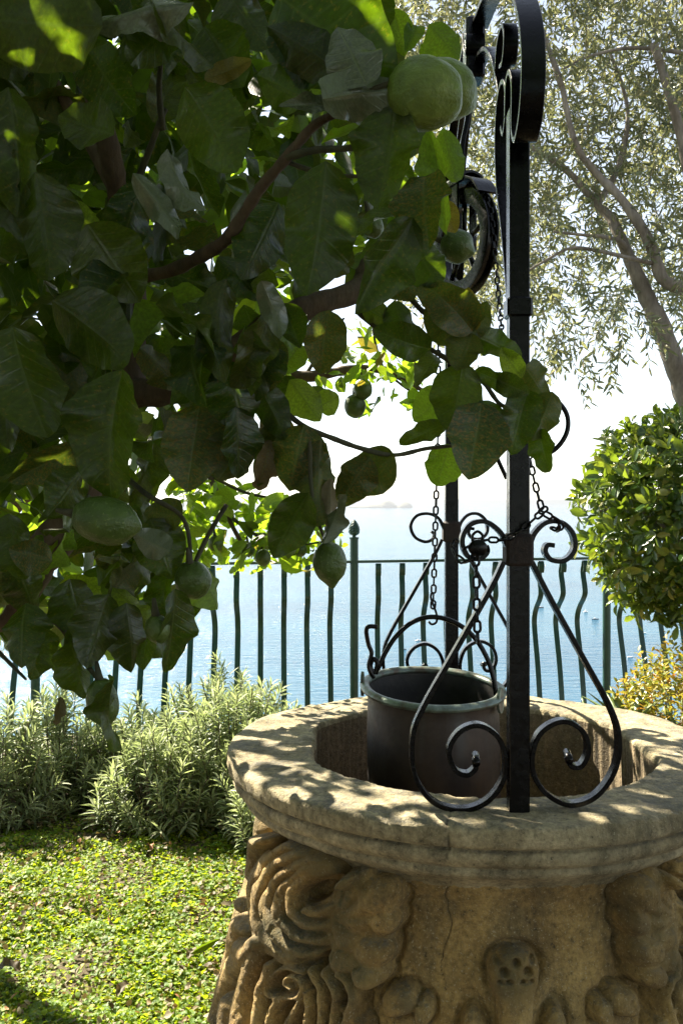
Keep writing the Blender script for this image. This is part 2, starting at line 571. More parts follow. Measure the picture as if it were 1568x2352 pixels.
gx = np.linspace(-14, 14, 141); gy = np.linspace(-8, 6.15, 96)
X, Y = np.meshgrid(gx, gy)
Z = gz(X, Y)
v = np.stack([X.ravel(), Y.ravel(), Z.ravel()], -1)
n0, n1 = len(gy), len(gx)
idx = np.arange(n0 * n1).reshape(n0, n1)
f = np.stack([idx[:-1, :-1].ravel(), idx[:-1, 1:].ravel(), idx[1:, 1:].ravel(), idx[1:, :-1].ravel()], -1)
ob('garden_ground', v, f, M['soil'], kind='structure', label='bare earth of the garden terrace')
# cliff falling from the edge of the terrace to the water
gx = np.linspace(-60, 60, 61); gt = np.linspace(0, 1, 30)
X, T = np.meshgrid(gx, gt)
Yc = 6.16 + T * 60 + 2.5 * fbm(np.stack([X * 0.12, T * 9, X * 0], -1), 3) * np.minimum(T * 5, 1)
Zc = -0.25 + (SEAZ - 6) * T ** 0.8 - 0.02
v = np.stack([X.ravel(), Yc.ravel(), Zc.ravel()], -1)
n0, n1 = X.shape
idx = np.arange(n0 * n1).reshape(n0, n1)
f = np.stack([idx[:-1, :-1].ravel(), idx[:-1, 1:].ravel(), idx[1:, 1:].ravel(), idx[1:, :-1].ravel()], -1)
ob('cliff', v, f, M['rock'], kind='structure', label='steep cliff below the garden terrace')

# islands on the horizon
DI = 17500.0
pxm = DI / F


def island(label, spec, depth):
    mb = MB()
    for (cx, w, h) in spec:
        c = P(cx, 1166.6, DI)
        nu, nv = 28, 10
        vv, ff = [], []
        for j in range(nv):
            t = j / (nv - 1) * math.pi / 2
            for i in range(nu):
                a = 2 * math.pi * i / nu
                s = 1 + 0.16 * float(fbm(np.array([math.cos(a) * 1.5 + cx, math.sin(a) * 1.5, j * 0.5]), 3))
                rr_ = math.cos(t) ** 0.8 * s
                vv.append((c.x + rr_ * math.cos(a) * w / 2 * pxm, c.y + rr_ * math.sin(a) * depth, SEAZ - 2 + math.sin(t) * h * pxm * (1 + 0.12 * float(fbm(np.array([a, cx, 3.0]), 2)))))
        for j in range(nv - 1):
            for i in range(nu):
                i2 = (i + 1) % nu
                ff.append((j * nu + i, j * nu + i2, (j + 1) * nu + i2, (j + 1) * nu + i))
        mb.add(vv, ff)
    o = ob('island', mb.v, mb.f, M['rock'])
    o['label'] = label; o['category'] = 'island'; o['group'] = 'hazy islands on the horizon'


island('long low hazy island, leftmost of the three on the horizon', [(832, 66, 6), (856, 40, 8)], 260)
island('tallest hazy island dome in the middle of the group on the horizon', [(888, 44, 15), (872, 30, 9)], 220)
island('smaller rounded hazy island just right of the tallest one', [(929, 34, 12)], 200)

hz, hf = box(0, 29000, -72, 118000, 60000, 160)
hz = [(x, y, max(min(z, 9.0), SEAZ - 1.5)) for x, y, z in hz]
hm = bpy.data.materials.new('sea_haze')
hm.use_nodes = True
ht = hm.node_tree
ht.nodes.remove(ht.nodes['Principled BSDF'])
pv = ht.nodes.new('ShaderNodeVolumePrincipled')
pv.inputs['Color'].default_value = (0.36, 0.385, 0.43, 1)
pv.inputs['Density'].default_value = 7e-5
pv.inputs['Anisotropy'].default_value = 0.35
ht.links.new(pv.outputs[0], ht.nodes['Material Output'].inputs['Volume'])
hz = [(x, (-600 if y < 0 else y), z) for x, y, z in hz]
ob('haze', hz, hf, hm, smooth=False, kind='stuff')

# boats on the water
def boat(px, py, wpx, label, kind, yaw):
    d = (CAMZ - SEAZ) * F / (py - 1148)
    L = wpx * d / F
    c = P(px, py, d)
    t = thing('boat', label, 'boat', (c.x, c.y, SEAZ), 'small boats on the sea below')
    t.rotation_euler.z = yaw
    W, Hh = L * 0.30, L * 0.12
    st = [(-0.5, 0.75, 0.9), (-0.45, 0.95, 0.95), (-0.1, 1.0, 0.95), (0.2, 0.85, 1.05), (0.4, 0.45, 1.2), (0.5, 0.04, 1.35)]
    vv, ff = [], []
    for x, wv, hv in st:
        for a, z in ((-0.5, hv), (-0.36, 0.15), (0, -0.3), (0.36, 0.15), (0.5, hv)):
            vv.append((x * L, a * W * wv, z * Hh))
    for i in range(len(st) - 1):
        for k in range(4):
            ff.append((i * 5 + k, i * 5 + k + 1, i * 5 + 6 + k, i * 5 + 5 + k))
        ff.append((i * 5 + 4, i * 5, i * 5 + 5, i * 5 + 9))
    ff.append((0, 1, 2, 3, 4))
    ob('hull', vv, ff, M['hull_dark'] if kind == 'dark' else M['hull'], t, False)
    if kind != 'open':
        vv, ff = box(-0.05 * L, 0, Hh * 1.5, L * 0.32, W * 0.6, Hh * 1.2, Hh * 0.25)
        ob('cabin', vv, ff, M['hull'], t, False)
    if kind == 'tall':
        vv, ff = tube([(0, 0, Hh), (0, 0, L * 0.75)], L * 0.012, 6)
        ob('mast', vv, ff, M['hull'], t)
        vv, ff = box(0.02 * L, 0, Hh * 2.6, L * 0.2, W * 0.4, Hh * 1.0, Hh * 0.2)
        ob('bridge', vv, ff, M['hull'], t, False)


boat(1241, 1396, 14, 'small dark boat on the sea just right of the front iron post', 'dark', 0.1)
boat(1344, 1406, 13, 'white motor boat with short mast, highest of the two beside the railing post', 'tall', 0.5)
boat(1366, 1423, 16, 'low dark boat on the sea close left of the right railing post', 'dark', 0.0)
boat(961, 1472, 16, 'pale boat on the sea left of the far iron post', 'cabin', 0.3)
boat(925, 1492, 15, 'low grey boat on the sea above the bucket, nearest the bail', 'dark', -0.1)
boat(906, 1435, 10, 'tiny grey boat farthest out behind the left iron brace', 'dark', 0.1)
boat(1479, 1454, 9, 'tiny white boat farther out of the close pair right of the railing post', 'open', 0.2)
boat(1475, 1464, 10, 'tiny white boat nearer of the close pair right of the railing post', 'open', -0.2)
boat(1446, 1510, 13, 'white boat low on the sea above the bronze bush', 'open', 0.1)

# ------------------------------------------------------------------ the well-head
WX, WY, RT = 0.352, 2.466, 0.90
well = thing('stone_well', 'carved round stone well-head with broad weathered rim and scrolled reliefs, in shade', 'well', (WX, WY, 0))


def body_r(z):
    return np.interp(z, [0.0, 0.06, 0.10, 0.25, 0.40, 0.55, 0.66, 0.70, 0.735, 0.765, 0.79], [0.69, 0.685, 0.645, 0.600, 0.564, 0.541, 0.532, 0.535, 0.548, 0.556, 0.556])


def relief(ph, z):
    """ph angle from the side that faces the camera (+ to the right), z height -> relief height, feature id"""
    s_sign = np.sign(ph)
    a = np.abs(ph)
    a = np.where(a > math.pi / 2, math.pi - a, a)
    r0 = 0.56
    s = a * r0
    h = np.zeros_like(s)
    moat = np.zeros_like(s)
    fid = np.zeros(s.shape, int)

    def put(hh, k):
        nonlocal h, fid
        m = hh > h
        fid = np.where(m & (hh > 0.006), k, fid)
        h = np.maximum(h, hh)

    def dome(cs, cz, rs, rz, hh, p=1.5, rot=0.0):
        ds, dz = s - cs, z - cz
        c, q_ = math.cos(rot), math.sin(rot)
        x_, y_ = ds * c + dz * q_, -ds * q_ + dz * c
        q = (x_ / rs) ** 2 + (y_ / rz) ** 2
        g = (np.sqrt(q) - 1.0) * min(rs, rz) / 0.010
        np.maximum(moat, np.where(g > 0, np.exp(-g * g), 0), out=moat)
        return hh * np.sqrt(np.clip(1 - q ** p, 0, 1)), q, x_, y_

    # the corner scroll is drawn in the (ZX, ZY) plane below and laid on the drum
    rb = body_r(z) + 0.05
    am = np.minimum(a, R(68))
    cx_, cy_ = WX - rb * np.sin(am), WY - rb * np.cos(am)
    pxx = 784 + F * cx_ / cy_
    am2 = am - 0.02
    pxs = 784 + F * (WX - rb * np.sin(am2)) / (WY - rb * np.cos(am2))
    pxx = pxx + (a - am) / 0.02 * np.minimum(pxx - pxs, -0.25)
    pyy = 1148 + F * (CAMZ - z) / cy_
    ZX, ZY = (pxx - 470) / 0.311, (pyy - 1916) / 0.311
    near = (ZX < 1700) & (ZX > -900)
    zx, zy = ZX[near], ZY[near]
    wp = np.stack([zx / 130, zy / 130, zx * 0], -1)
    zx, zy = zx + 16 * fbm(wp, 2), zy + 16 * fbm(wp + 40, 2)

    def ell(cx, cy, rx, ry, h0, p=1.5, rot=0.0):
        dx, dy = zx - cx, zy - cy
        c, q_ = math.cos(rot), math.sin(rot)
        x_, y_ = dx * c + dy * q_, -dx * q_ + dy * c
        q = np.sqrt((x_ / rx) ** 2 + (y_ / ry) ** 2)
        g = (q - 1) * min(rx, ry) / 30.0
        mt = np.where(g > 0, np.exp(-g * g), 0)
        return h0 * np.sqrt(np.clip(1 - q ** (2 * p), 0, 1)), mt

    def strand(pts, w, h0):
        pts = catmull(pts, 3)
        best = np.full(zx.shape, 1e9)
        for p, q in zip(pts[:-1], pts[1:]):
            d = q - p
            t_ = np.clip(((zx - p[0]) * d[0] + (zy - p[1]) * d[1]) / (d @ d + 1e-9), 0, 1)
            np.minimum(best, (zx - p[0] - t_ * d[0]) ** 2 + (zy - p[1] - t_ * d[1]) ** 2, out=best)
        g = np.sqrt(best) / w
        return h0 * np.sqrt(np.clip(1 - g ** 2.6, 0, 1)), np.where(g > 1, np.exp(-((g - 1) * w / 28) ** 2), 0)

    mass1, m1 = ell(640, 520, 380, 480, 0.062, 1.4)
    mass2, m2 = ell(1110, 650, 280, 390, 0.058, 2.2)
    top = np.zeros_like(zx)
    for pts, w in (([(700, 60), (560, 100), (450, 190), (385, 310), (345, 460), (335, 620), (390, 760), (480, 880), (610, 970), (760, 1020)], 38),
                   ([(860, 110), (700, 140), (560, 200), (480, 300), (432, 430), (425, 600), (465, 740), (545, 850), (660, 910)], 36),
                   ([(950, 180), (800, 190), (660, 240), (570, 330), (520, 450), (512, 580), (545, 700), (620, 800), (740, 880), (900, 900)], 38),
                   ([(960, 245), (840, 240), (730, 290), (650, 370), (605, 470), (600, 580), (645, 680), (740, 750), (880, 790), (1020, 770)], 36),
                   ([(1010, 290), (920, 270), (810, 300), (730, 370), (690, 460), (700, 560), (780, 630), (900, 660), (1040, 620)], 40),
                   ([(960, 520), (880, 560), (800, 530)], 30)):
        hs, _ = strand(pts, w + 7, 0.027)
        top = np.maximum(top, hs)
    hA = np.where(mass1 > 0, mass1 + top - 0.006, 0)
    hole, _ = ell(845, 425, 115, 62, 0.14, 1.2, -0.3)
    hA = np.where(hole > 0, np.minimum(hA, np.maximum(mass1 + 0.01 - hole, -0.03)), hA)
    lob = np.zeros_like(zx); mo = np.zeros_like(zx)
    for cx, cy, rx, ry, h0 in ((1270, 475, 170, 165, 0.074), (1310, 650, 125, 140, 0.071), (1150, 600, 170, 170, 0.066), (1080, 780, 190, 150, 0.064), (1235, 880, 160, 150, 0.073), (1200, 1050, 145, 130, 0.072), (1040, 940, 170, 140, 0.062), (1062, 345, 55, 68, 0.088)):
        hh, mm = ell(cx, cy, rx, ry, h0, 1.6)
        lob = np.maximum(lob, hh); mo = np.maximum(mo, mm)
    lob = np.maximum(lob, mass2)
    ang = np.arctan2(zy - 560, zx - 930) + 0.0016 * np.hypot(zy - 560, zx - 930)
    lob = np.where(lob > 0, lob - 0.0075 * (1 - np.abs(np.sin(ang * 5.5))) ** 1.5 * np.clip((np.hypot(zy - 560, zx - 930) - 60) / 80, 0, 1), 0)
    for pts, w, h0 in (([(745, 1010), (620, 985), (520, 1020), (478, 1100), (510, 1185), (600, 1220), (700, 1190), (745, 1120), (710, 1060), (630, 1055), (590, 1100), (630, 1140)], 30, 0.060),
                       ([(800, 1000), (850, 1110), (865, 1250), (850, 1460), (840, 1700)], 42, 0.056), ([(900, 1010), (960, 1130), (968, 1290), (930, 1450)], 42, 0.058), ([(1000, 1040), (1075, 1150), (1090, 1290), (1020, 1420), (900, 1500)], 44, 0.060),
                       ([(430, 790), (320, 930), (230, 1100), (150, 1270), (80, 1420), (20, 1650)], 62, 0.085), ([(400, 880), (345, 1060), (310, 1230), (290, 1420), (280, 1700)], 50, 0.078), ([(490, 970), (455, 1120), (420, 1280), (390, 1430), (370, 1700)], 42, 0.070),
                       ([(300, 780), (170, 1000), (60, 1230), (-40, 1450)], 60, 0.085), ([(150, 800), (20, 1050), (-100, 1300)], 70, 0.08), ([(560, 1220), (500, 1320), (470, 1450), (460, 1700)], 38, 0.060), ([(700, 1220), (650, 1330), (600, 1450), (560, 1700)], 42, 0.058), ([(760, 1180), (760, 1330), (720, 1500), (700, 1700)], 38, 0.056),
                       ([(250, 1300), (235, 1420), (225, 1700)], 44, 0.095), ([(430, 60), (360, 160), (310, 300), (320, 420)], 48, 0.07), ([(1020, 1330), (1100, 1420), (1130, 1560)], 45, 0.05)):
        hs, mm = strand(pts, w, h0)
        lob = np.maximum(lob, hs); mo = np.maximum(mo, mm)
    for cx, cy, rx, ry, h0 in ((1400, 1290, 145, 130, 0.045), (1590, 1370, 90, 110, 0.036), (620, 1105, 110, 90, 0.040)):
        hh, mm = ell(cx, cy, rx, ry, h0, 1.6)
        lob = np.maximum(lob, hh); mo = np.maximum(mo, mm)
    hN = np.maximum(hA, lob)
    fN = np.where(hN > 0.004, np.where(hA >= lob, 1, 2), 0)
    h[near] = hN; fid[near] = fN
    moat[near] = np.maximum(np.maximum(mo, m1), m2)
    # pendant in the middle
    hh, q, dx, dz = dome(0.0, 0.577, 0.055, 0.046, 0.038, 2.6)
    for px_, pz_, pr_ in ((0.0, 0.60, 0.010), (0.023, 0.582, 0.011), (0.014, 0.560, 0.009), (0.034, 0.602, 0.008), (0.03, 0.56, 0.007)):
        hh = hh - 0.026 * np.clip(1 - ((s - px_) ** 2 + (z - pz_) ** 2) / pr_ ** 2, 0, 1) * (hh > 0)
    put(hh, 3)
    w_ = 0.040 - 0.006 * np.clip((0.55 - z) / 0.2, 0, 1) + 0.02 * np.clip((z - 0.52) / 0.05, 0, 1)
    st = np.where((z < 0.56) & (z > 0.06), 0.034 * np.sqrt(np.clip(1 - (s / w_) ** 4, 0, 1)), 0)
    put(st, 3)
    hh, _, dx, dz = dome(0.078, 0.42, 0.030, 0.085, 0.034, 2.0, -0.12)
    put(hh, 3)
    hh, _, dx, dz = dome(0.10, 0.24, 0.05, 0.12, 0.028, 2.0, -0.1)
    put(hh, 3)
    h = np.where(h > 0.004, h, -0.017 * moat)
    return h, fid



ph = np.concatenate([np.linspace(-math.pi, R(-112), 60, endpoint=False), np.linspace(R(-112), R(112), 860), np.linspace(R(112), math.pi, 60)[1:]])
zz = np.linspace(0.0, 0.79, 280)
PH, ZZ = np.meshgrid(ph, zz)
hh, fid = relief(PH, ZZ)
hh = hh * np.clip((0.785 - ZZ) / 0.02, 0, 1)
p3 = np.stack([np.sin(PH) * 0.56, -np.cos(PH) * 0.56, ZZ], -1)
nz = fbm(p3 * 14, 4)
nz2 = fbm(p3 * 60 + 3, 3)
# soften the relief a little, as worn stone
k = np.array([0, 1, 3, 1, 0.0]); k /= k.sum()
for ax in (0, 1):
    hh = sum(k[i] * np.roll(hh, i - 2, ax) for i in range(5))
pit = np.clip(nz2 - 0.55, 0, 1) * 0.010
rr = body_r(ZZ) + hh + 0.0045 * nz + 0.0014 * nz2 - pit * (0.4 + 10 * np.clip(hh, 0, 0.06))
# crack running down from the rim
cr_s = -0.135 + 0.012 * vnoise(np.stack([ZZ * 14, ZZ * 0, ZZ * 0], -1)) + 0.004 * vnoise(np.stack([ZZ * 70, ZZ * 0 + 4, ZZ * 0], -1)) - 0.05 * (0.735 - ZZ)
crw = 0.0022 * np.clip((ZZ - 0.50) / 0.15, 0, 1)
crk = np.clip(1 - np.abs(PH * 0.56 - cr_s) / (crw + 1e-6), 0, 1) * (crw > 0)
rr = rr - 0.004 * crk
moss = np.clip(fbm(p3 * 9 + 11, 3) + 0.45, 0, 1) * np.clip(hh / 0.05, 0, 1) * np.clip((ZZ - 0.45) / 0.1, 0, 1)
v = np.stack([np.sin(PH) * rr, -np.cos(PH) * rr, ZZ], -1).reshape(-1, 3)
wear = np.stack([crk, moss, moss * 0], -1).reshape(-1, 3)
n0, n1 = PH.shape
idx = np.arange(n0 * n1).reshape(n0, n1)
f = np.stack([idx[:-1, :-1].ravel(), idx[:-1, 1:].ravel(), idx[1:, 1:].ravel(), idx[1:, :-1].ravel()], -1)
fi = fid.ravel()[f[:, 0]]
fph = PH.ravel()[f[:, 0]]


def sub(mask):
    g = f[mask]
    u, inv = np.unique(g, return_inverse=True)
    return v[u], inv.reshape(g.shape), {'wear': wear[u]}


vv, ff, at = sub(fi == 0)
ob('drum', vv, ff, M['stone'], well, attr=at)
vv, ff, at = sub((fi == 3) & (np.abs(fph) < 1))
ob('carved_pendant', vv, ff, M['stone'], well, attr=at, label='carved pendant with rosette head in the middle of the drum')
vv, ff, at = sub((fi == 3) & (np.abs(fph) >= 1))
ob('carved_pendant', vv, ff, M['stone'], well, attr=at)
for kk, nm in ((1, 'carved_scroll'), (2, 'carved_leaf')):
    for s0, s1 in ((-4, -math.pi / 2), (-math.pi / 2, 0), (0, math.pi / 2), (math.pi / 2, 4)):
        m = (fi == kk) & (fph >= s0) & (fph < s1)
        if m.any():
            vv, ff, at = sub(m)
            ob(nm, vv, ff, M['stone'], well, attr=at)

# rim: outer mouldings, flat top, inner edge
ph = np.linspace(-math.pi, math.pi, 901)[:-1]
prof = []
ctrl = [(0.530, 0.733), (0.545, 0.735), (0.552, 0.745), (0.566, 0.758), (0.590, 0.775), (0.607, 0.785), (0.612, 0.796), (0.606, 0.803), (0.613, 0.806), (0.628, 0.818), (0.634, 0.832), (0.631, 0.842), (0.622, 0.846), (0.622, 0.850), (0.636, 0.852), (0.645, 0.858), (0.648, 0.874), (0.6485, 0.890), (0.6455, 0.8965), (0.630, 0.900)]
ctrl += [(0.630 - i * 0.0105, 0.9005) for i in range(1, 17)]
for i in range(len(ctrl) - 1):
    for kx in range(2):
        t_ = kx / 2
        prof.append((ctrl[i][0] * (1 - t_) + ctrl[i + 1][0] * t_, ctrl[i][1] * (1 - t_) + ctrl[i + 1][1] * t_))
prof.append(ctrl[-1])
prof = np.array(prof)
ntop = len(prof)
rin = np.minimum(0.455, 0.420 / np.maximum(np.abs(np.sin(ph)), 1e-3))
rin = rin + 0.003 * vnoise(np.stack([np.sin(ph) * 9, np.cos(ph) * 9, ph * 0], -1)) + 0.0025 * vnoise(np.stack([np.sin(ph) * 40, np.cos(ph) * 40, ph * 0], -1))
Rr = np.repeat(prof[:, 0][:, None], len(ph), 1)
Zr = np.repeat(prof[:, 1][:, None], len(ph), 1)
# stretch the top between 0.630 and the inner edge
top = Rr < 0.6301
top &= Zr > 0.899
tt = np.clip((0.630 - Rr) / (0.630 - 0.462), 0, 1)
Rr = np.where(top, 0.630 - tt * (0.630 - (rin[None, :] + 0.010)), Rr)
extra = [(0.006, 0.8985), (0.002, 0.893), (0.0, 0.885), (0.0, 0.86), (0.001, 0.82), (0.003, 0.76), (0.004, 0.70), (0.006, 0.60), (0.006, 0.45), (0.006, 0.30)]
Re = np.stack([rin + e for e, _ in extra]); Ze = np.stack([np.full(len(ph), z_) for _, z_ in extra])
Rr = np.concatenate([Rr, Re]); Zr = np.concatenate([Zr, Ze])
PH2 = np.repeat(ph[None, :], len(Rr), 0)
p3 = np.stack([np.sin(PH2) * Rr, -np.cos(PH2) * Rr, Zr], -1)
nA = fbm(p3 * 7, 4); nB = fbm(p3 * 38 + 5, 4)
rows = np.arange(len(Rr))[:, None]
edge = np.exp(-((Rr - 0.642) / 0.010) ** 2) * (Zr > 0.88)
out = (rows < 40)
Rr2 = Rr + np.where(out, 0.0035 * nA + 0.0016 * nB, 0.001 * nB) - edge * 0.006 * np.clip(nA + nB, 0, 2)
flat = (Zr > 0.893)
Zr2 = Zr + np.where(flat, 0.004 * nA + 0.0022 * nB - 0.006 * np.clip(nB - 0.5, 0, 1), 0.0)
cr = -0.1355 - 0.0 * PH2
crk = np.clip(1 - np.abs(PH2 * 0.62 - (-0.142 + 0.006 * vnoise(np.stack([Zr * 40, Rr * 30, Zr * 0], -1)))) / 0.0022, 0, 1) * (rows < 52)
Rr2 = Rr2 - 0.004 * crk * (rows < 34)
Zr2 = Zr2 - 0.003 * crk * flat
v = np.stack([np.sin(PH2) * Rr2, -np.cos(PH2) * Rr2, Zr2], -1).reshape(-1, 3)
wear = np.stack([crk, np.clip(nA, 0, 1) * 0.4 * out, crk * 0], -1).reshape(-1, 3)
n0, n1 = PH2.shape
idx = np.arange(n0 * n1).reshape(n0, n1)
idn = np.roll(idx, -1, 1)
f = np.stack([idx[:-1].ravel(), idn[:-1].ravel(), idn[1:].ravel(), idx[1:].ravel()], -1)
nrim = (ntop + 3) * n1
mr = f[:, 2] < nrim
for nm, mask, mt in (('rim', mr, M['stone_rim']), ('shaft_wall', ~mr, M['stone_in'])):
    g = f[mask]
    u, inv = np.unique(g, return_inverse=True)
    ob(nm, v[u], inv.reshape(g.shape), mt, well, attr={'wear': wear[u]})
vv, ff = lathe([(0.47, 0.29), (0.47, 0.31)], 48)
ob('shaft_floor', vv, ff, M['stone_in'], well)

# ------------------------------------------------------------------ iron frame over the well
K = 1.925 / F
frame = thing('well_frame', 'black wrought iron frame with two square posts and scrolls standing on the well rim', 'iron frame', (WX, WY, RT))
FX = 0.362
posts = []


def sweepback(pts, n=8):
    return catmull(pts, n)


def post_set(y0, mirror):
    PX = FX if not mirror else 0.352
    inc = -1 if mirror else 1
    b_, f_ = box(PX, y0, (RT - 0.01 + CAMZ + 0.80) / 2, 0.041, 0.041, CAMZ + 0.80 - RT + 0.01, 0.002)
    post = ob('post', b_, f_, M['iron'], frame, False, label='square iron post nearest the camera' if not mirror else 'square iron post on the far side of the rim')
    zc = CAMZ - 0.102
    b_, f_ = box(PX, y0, zc, 0.056, 0.056, 0.066, 0.006)
    ob('collar', b_, f_, M['rust'], frame, False, label='rough dark collar binding the scrolls to the post')
    b_, f_ = box(PX, y0, CAMZ + 0.393, 0.052, 0.052, 0.040, 0.004)
    ob('collar', b_, f_, M['iron'], frame, False)

    def loc(seq):
        return [((x - 1182) * K, (1148 - y) * K) for x, y in seq]
    U, W = (1, 0, 0), (0, 1, 0)
    O = (PX, y0, CAMZ)
    # braces that run down and curl into scrolls on the rim
    right = [(1212, 1290), (1250, 1365), (1330, 1510), (1390, 1620), (1411, 1690), (1402, 1765), (1360, 1825), (1304, 1846), (1255, 1828), (1222, 1790), (1212, 1742), (1226, 1690), (1258, 1662), (1294, 1656), (1330, 1680), (1341, 1722), (1326, 1756), (1303, 1758), (1296, 1742)]
    left = [(1148, 1290), (1118, 1352), (1040, 1490), (965, 1622), (940, 1690), (944, 1775), (985, 1838), (1052, 1858), (1110, 1838), (1146, 1790), (1152, 1735), (1132, 1688), (1090, 1664), (1046, 1680), (1023, 1722), (1036, 1765), (1064, 1777), (1082, 1764), (1084, 1748)]
    for seq, nm in ((right, 'right'), (left, 'left')):
        pts = sweepback(loc(seq), 7)
        # keep the lowest point on the stone
        v_, f_ = ribbon(pts, 0.0100, 0.027, O, U, W)
        ob('scroll_brace', v_, f_, M['iron'], frame, True, sharp=35)
        e = pts[-1]
        b_, f_ = tube([(PX + e[0], y0 - 0.018 * inc, CAMZ + e[1]), (PX + e[0] + 0.003, y0 + 0.022 * inc, CAMZ + e[1] + 0.008)], 0.008, 10)
        ob('scroll_pin', b_, f_, M['iron'], frame)
    # C scrolls on the collar
    right = [(1206, 1258), (1218, 1225), (1245, 1200), (1280, 1200), (1306, 1226), (1309, 1262), (1288, 1286), (1258, 1286), (1243, 1268), (1247, 1252), (1262, 1252)]
    left = [(1156, 1255), (1140, 1222), (1106, 1198), (1070, 1206), (1053, 1240), (1064, 1275), (1092, 1283), (1110, 1268), (1107, 1252)]
    if mirror:
        left = [(1156, 1255), (1136, 1215), (1100, 1198), (1058, 1205), (1036, 1240), (1050, 1280), (1085, 1298), (1112, 1290), (1120, 1270), (1108, 1262)]
    for seq in (right, left):
        pts = sweepback(loc(seq), 8)
        tp = np.ones(len(pts)); tp[-8:] = np.linspace(1, 1.35, 8)
        v_, f_ = ribbon(pts, 0.0095, 0.028, O, U, W, taper=tp)
        ob('collar_scroll', v_, f_, M['iron'], frame, True, sharp=35)
    # overthrow: bars bent in the plane of the two posts
    U2, W2 = (0, inc, 0), (1, 0, 0)
    O2 = (PX, y0, CAMZ)
    big = [(0.045, 0.86), (0.012, 0.885), (-0.03, 0.87), (-0.035, 0.80), (-0.008, 0.755), (0.030, 0.765), (0.045, 0.83), (0.02, 0.90)]
    outer = [(0.030, 0.80), (0.020, 0.86), (-0.015, 0.872), (-0.048, 0.83), (-0.045, 0.755), (-0.058, 0.722), (-0.085, 0.710), (-0.125, 0.735), (-0.150, 0.785), (-0.152, 0.845), (-0.125, 0.92), (-0.06, 1.00), (0.04, 1.075), (0.18, 1.155), (0.34, 1.215), (0.541, 1.245)]
    pts = sweepback(outer, 8)
    v_, f_ = ribbon(pts, 0.011, 0.046, O2, U2, W2)
    ob('arch_bar', v_, f_, M['iron'], frame, True, sharp=35)
    inner = [(0.022, 0.375), (0.045, 0.45), (0.10, 0.58), (0.165, 0.70), (0.185, 0.80), (0.165, 0.875), (0.11, 0.905), (0.06, 0.875), (0.055, 0.815), (0.085, 0.785), (0.11, 0.81)]
    pts = sweepback(inner, 8)
    v_, f_ = ribbon(pts, 0.010, 0.036, O2, U2, W2)
    ob('upper_brace', v_, f_, M['iron'], frame, True, sharp=35)
    third = [(0.15, 0.895), (0.20, 0.97), (0.27, 1.04), (0.36, 1.10), (0.46, 1.135), (0.541, 1.145)]
    v_, f_ = ribbon(sweepback(third, 7), 0.010, 0.034, O2, U2, W2)
    ob('arch_bar', v_, f_, M['iron'], frame, True, sharp=35)
    # lower curl of the arch
    v_, f_ = ribbon(sweepback([(0.20, 0.97), (0.17, 1.02), (0.11, 1.03), (0.08, 0.99), (0.10, 0.95), (0.14, 0.955)], 7), 0.009, 0.032, O2, U2, W2)
    ob('arch_scroll', v_, f_, M['iron'], frame, True, sharp=35)


post_set(1.925, False)
post_set(3.007, True)
# ring shaped hook on the near post
ring = [P(1206, 1040, 1.96), P(1240, 1046, 1.97), P(1276, 1030, 1.97), P(1301, 992, 1.97), P(1300, 950, 1.97), P(1272, 915, 1.97), P(1235, 895, 1.97), P(1203, 893, 1.96)]
v_, f_ = tube(catmull(ring, 8), 0.0052, 8)
ob('side_scroll', v_, f_, M['iron'], frame)
v_, f_ = tube(catmull([P(1163, 1100, 1.99), P(1140, 1050, 1.99), P(1118, 1000, 1.99)], 6), 0.0045, 8)
ob('side_rod', v_, f_, M['iron'], frame)
# hanger in the middle
PZ = CAMZ + 0.675
PXc, PYc = 0.322, 2.466
v_, f_ = ribbon(catmull([(0.03, 1.24), (0.0, 1.18), (-0.04, 1.16), (-0.045, 1.20), (-0.01, 1.21)], 6), 0.008, 0.05, (0.345, WY, CAMZ), (0, 1, 0), (1, 0, 0))
ob('arch_scroll', v_, f_, M['iron'], frame, True, sharp=35)
v_, f_ = box(0.348, WY, CAMZ + 1.18, 0.05, 0.07, 0.16, 0.006)
ob('crown_block', v_, f_, M['iron'], frame, False)
v_, f_ = ribbon(catmull([(0.0, 1.11), (-0.012, 1.0), (-0.025, 0.93), (-0.022, 0.86)], 6), 0.012, 0.022, (0.342, WY, CAMZ), (1, 0, 0), (0, 1, 0))
ob('hanger_strap', v_, f_, M['iron'], frame, True, sharp=35)
adopt(frame)

# pulley
pul = thing('pulley', 'black iron pulley wheel with chain groove hanging from the frame behind lemon leaves', 'pulley', (PXc, PYc, PZ))
beta = R(24)
u_ = np.array([math.sin(beta), -math.cos(beta), 0]); n_ = np.array([math.cos(beta), math.sin(beta), 0]); z_ = np.array([0, 0, 1.0])
cen = np.array([PXc, PYc, PZ])


def wheel(prof, n=48):
    v, f = [], []
    for k in range(n):
        a = 2 * math.pi * k / n
        e = u_ * math.cos(a) + z_ * math.sin(a)
        for r, w in prof:
            v.append(cen + e * r + n_ * w)
    m = len(prof)
    for k in range(n):
        k2 = (k + 1) % n
        for i in range(m):
            i2 = (i + 1) % m
            f.append((k * m + i, k * m + i2, k2 * m + i2, k2 * m + i))
    return v, f


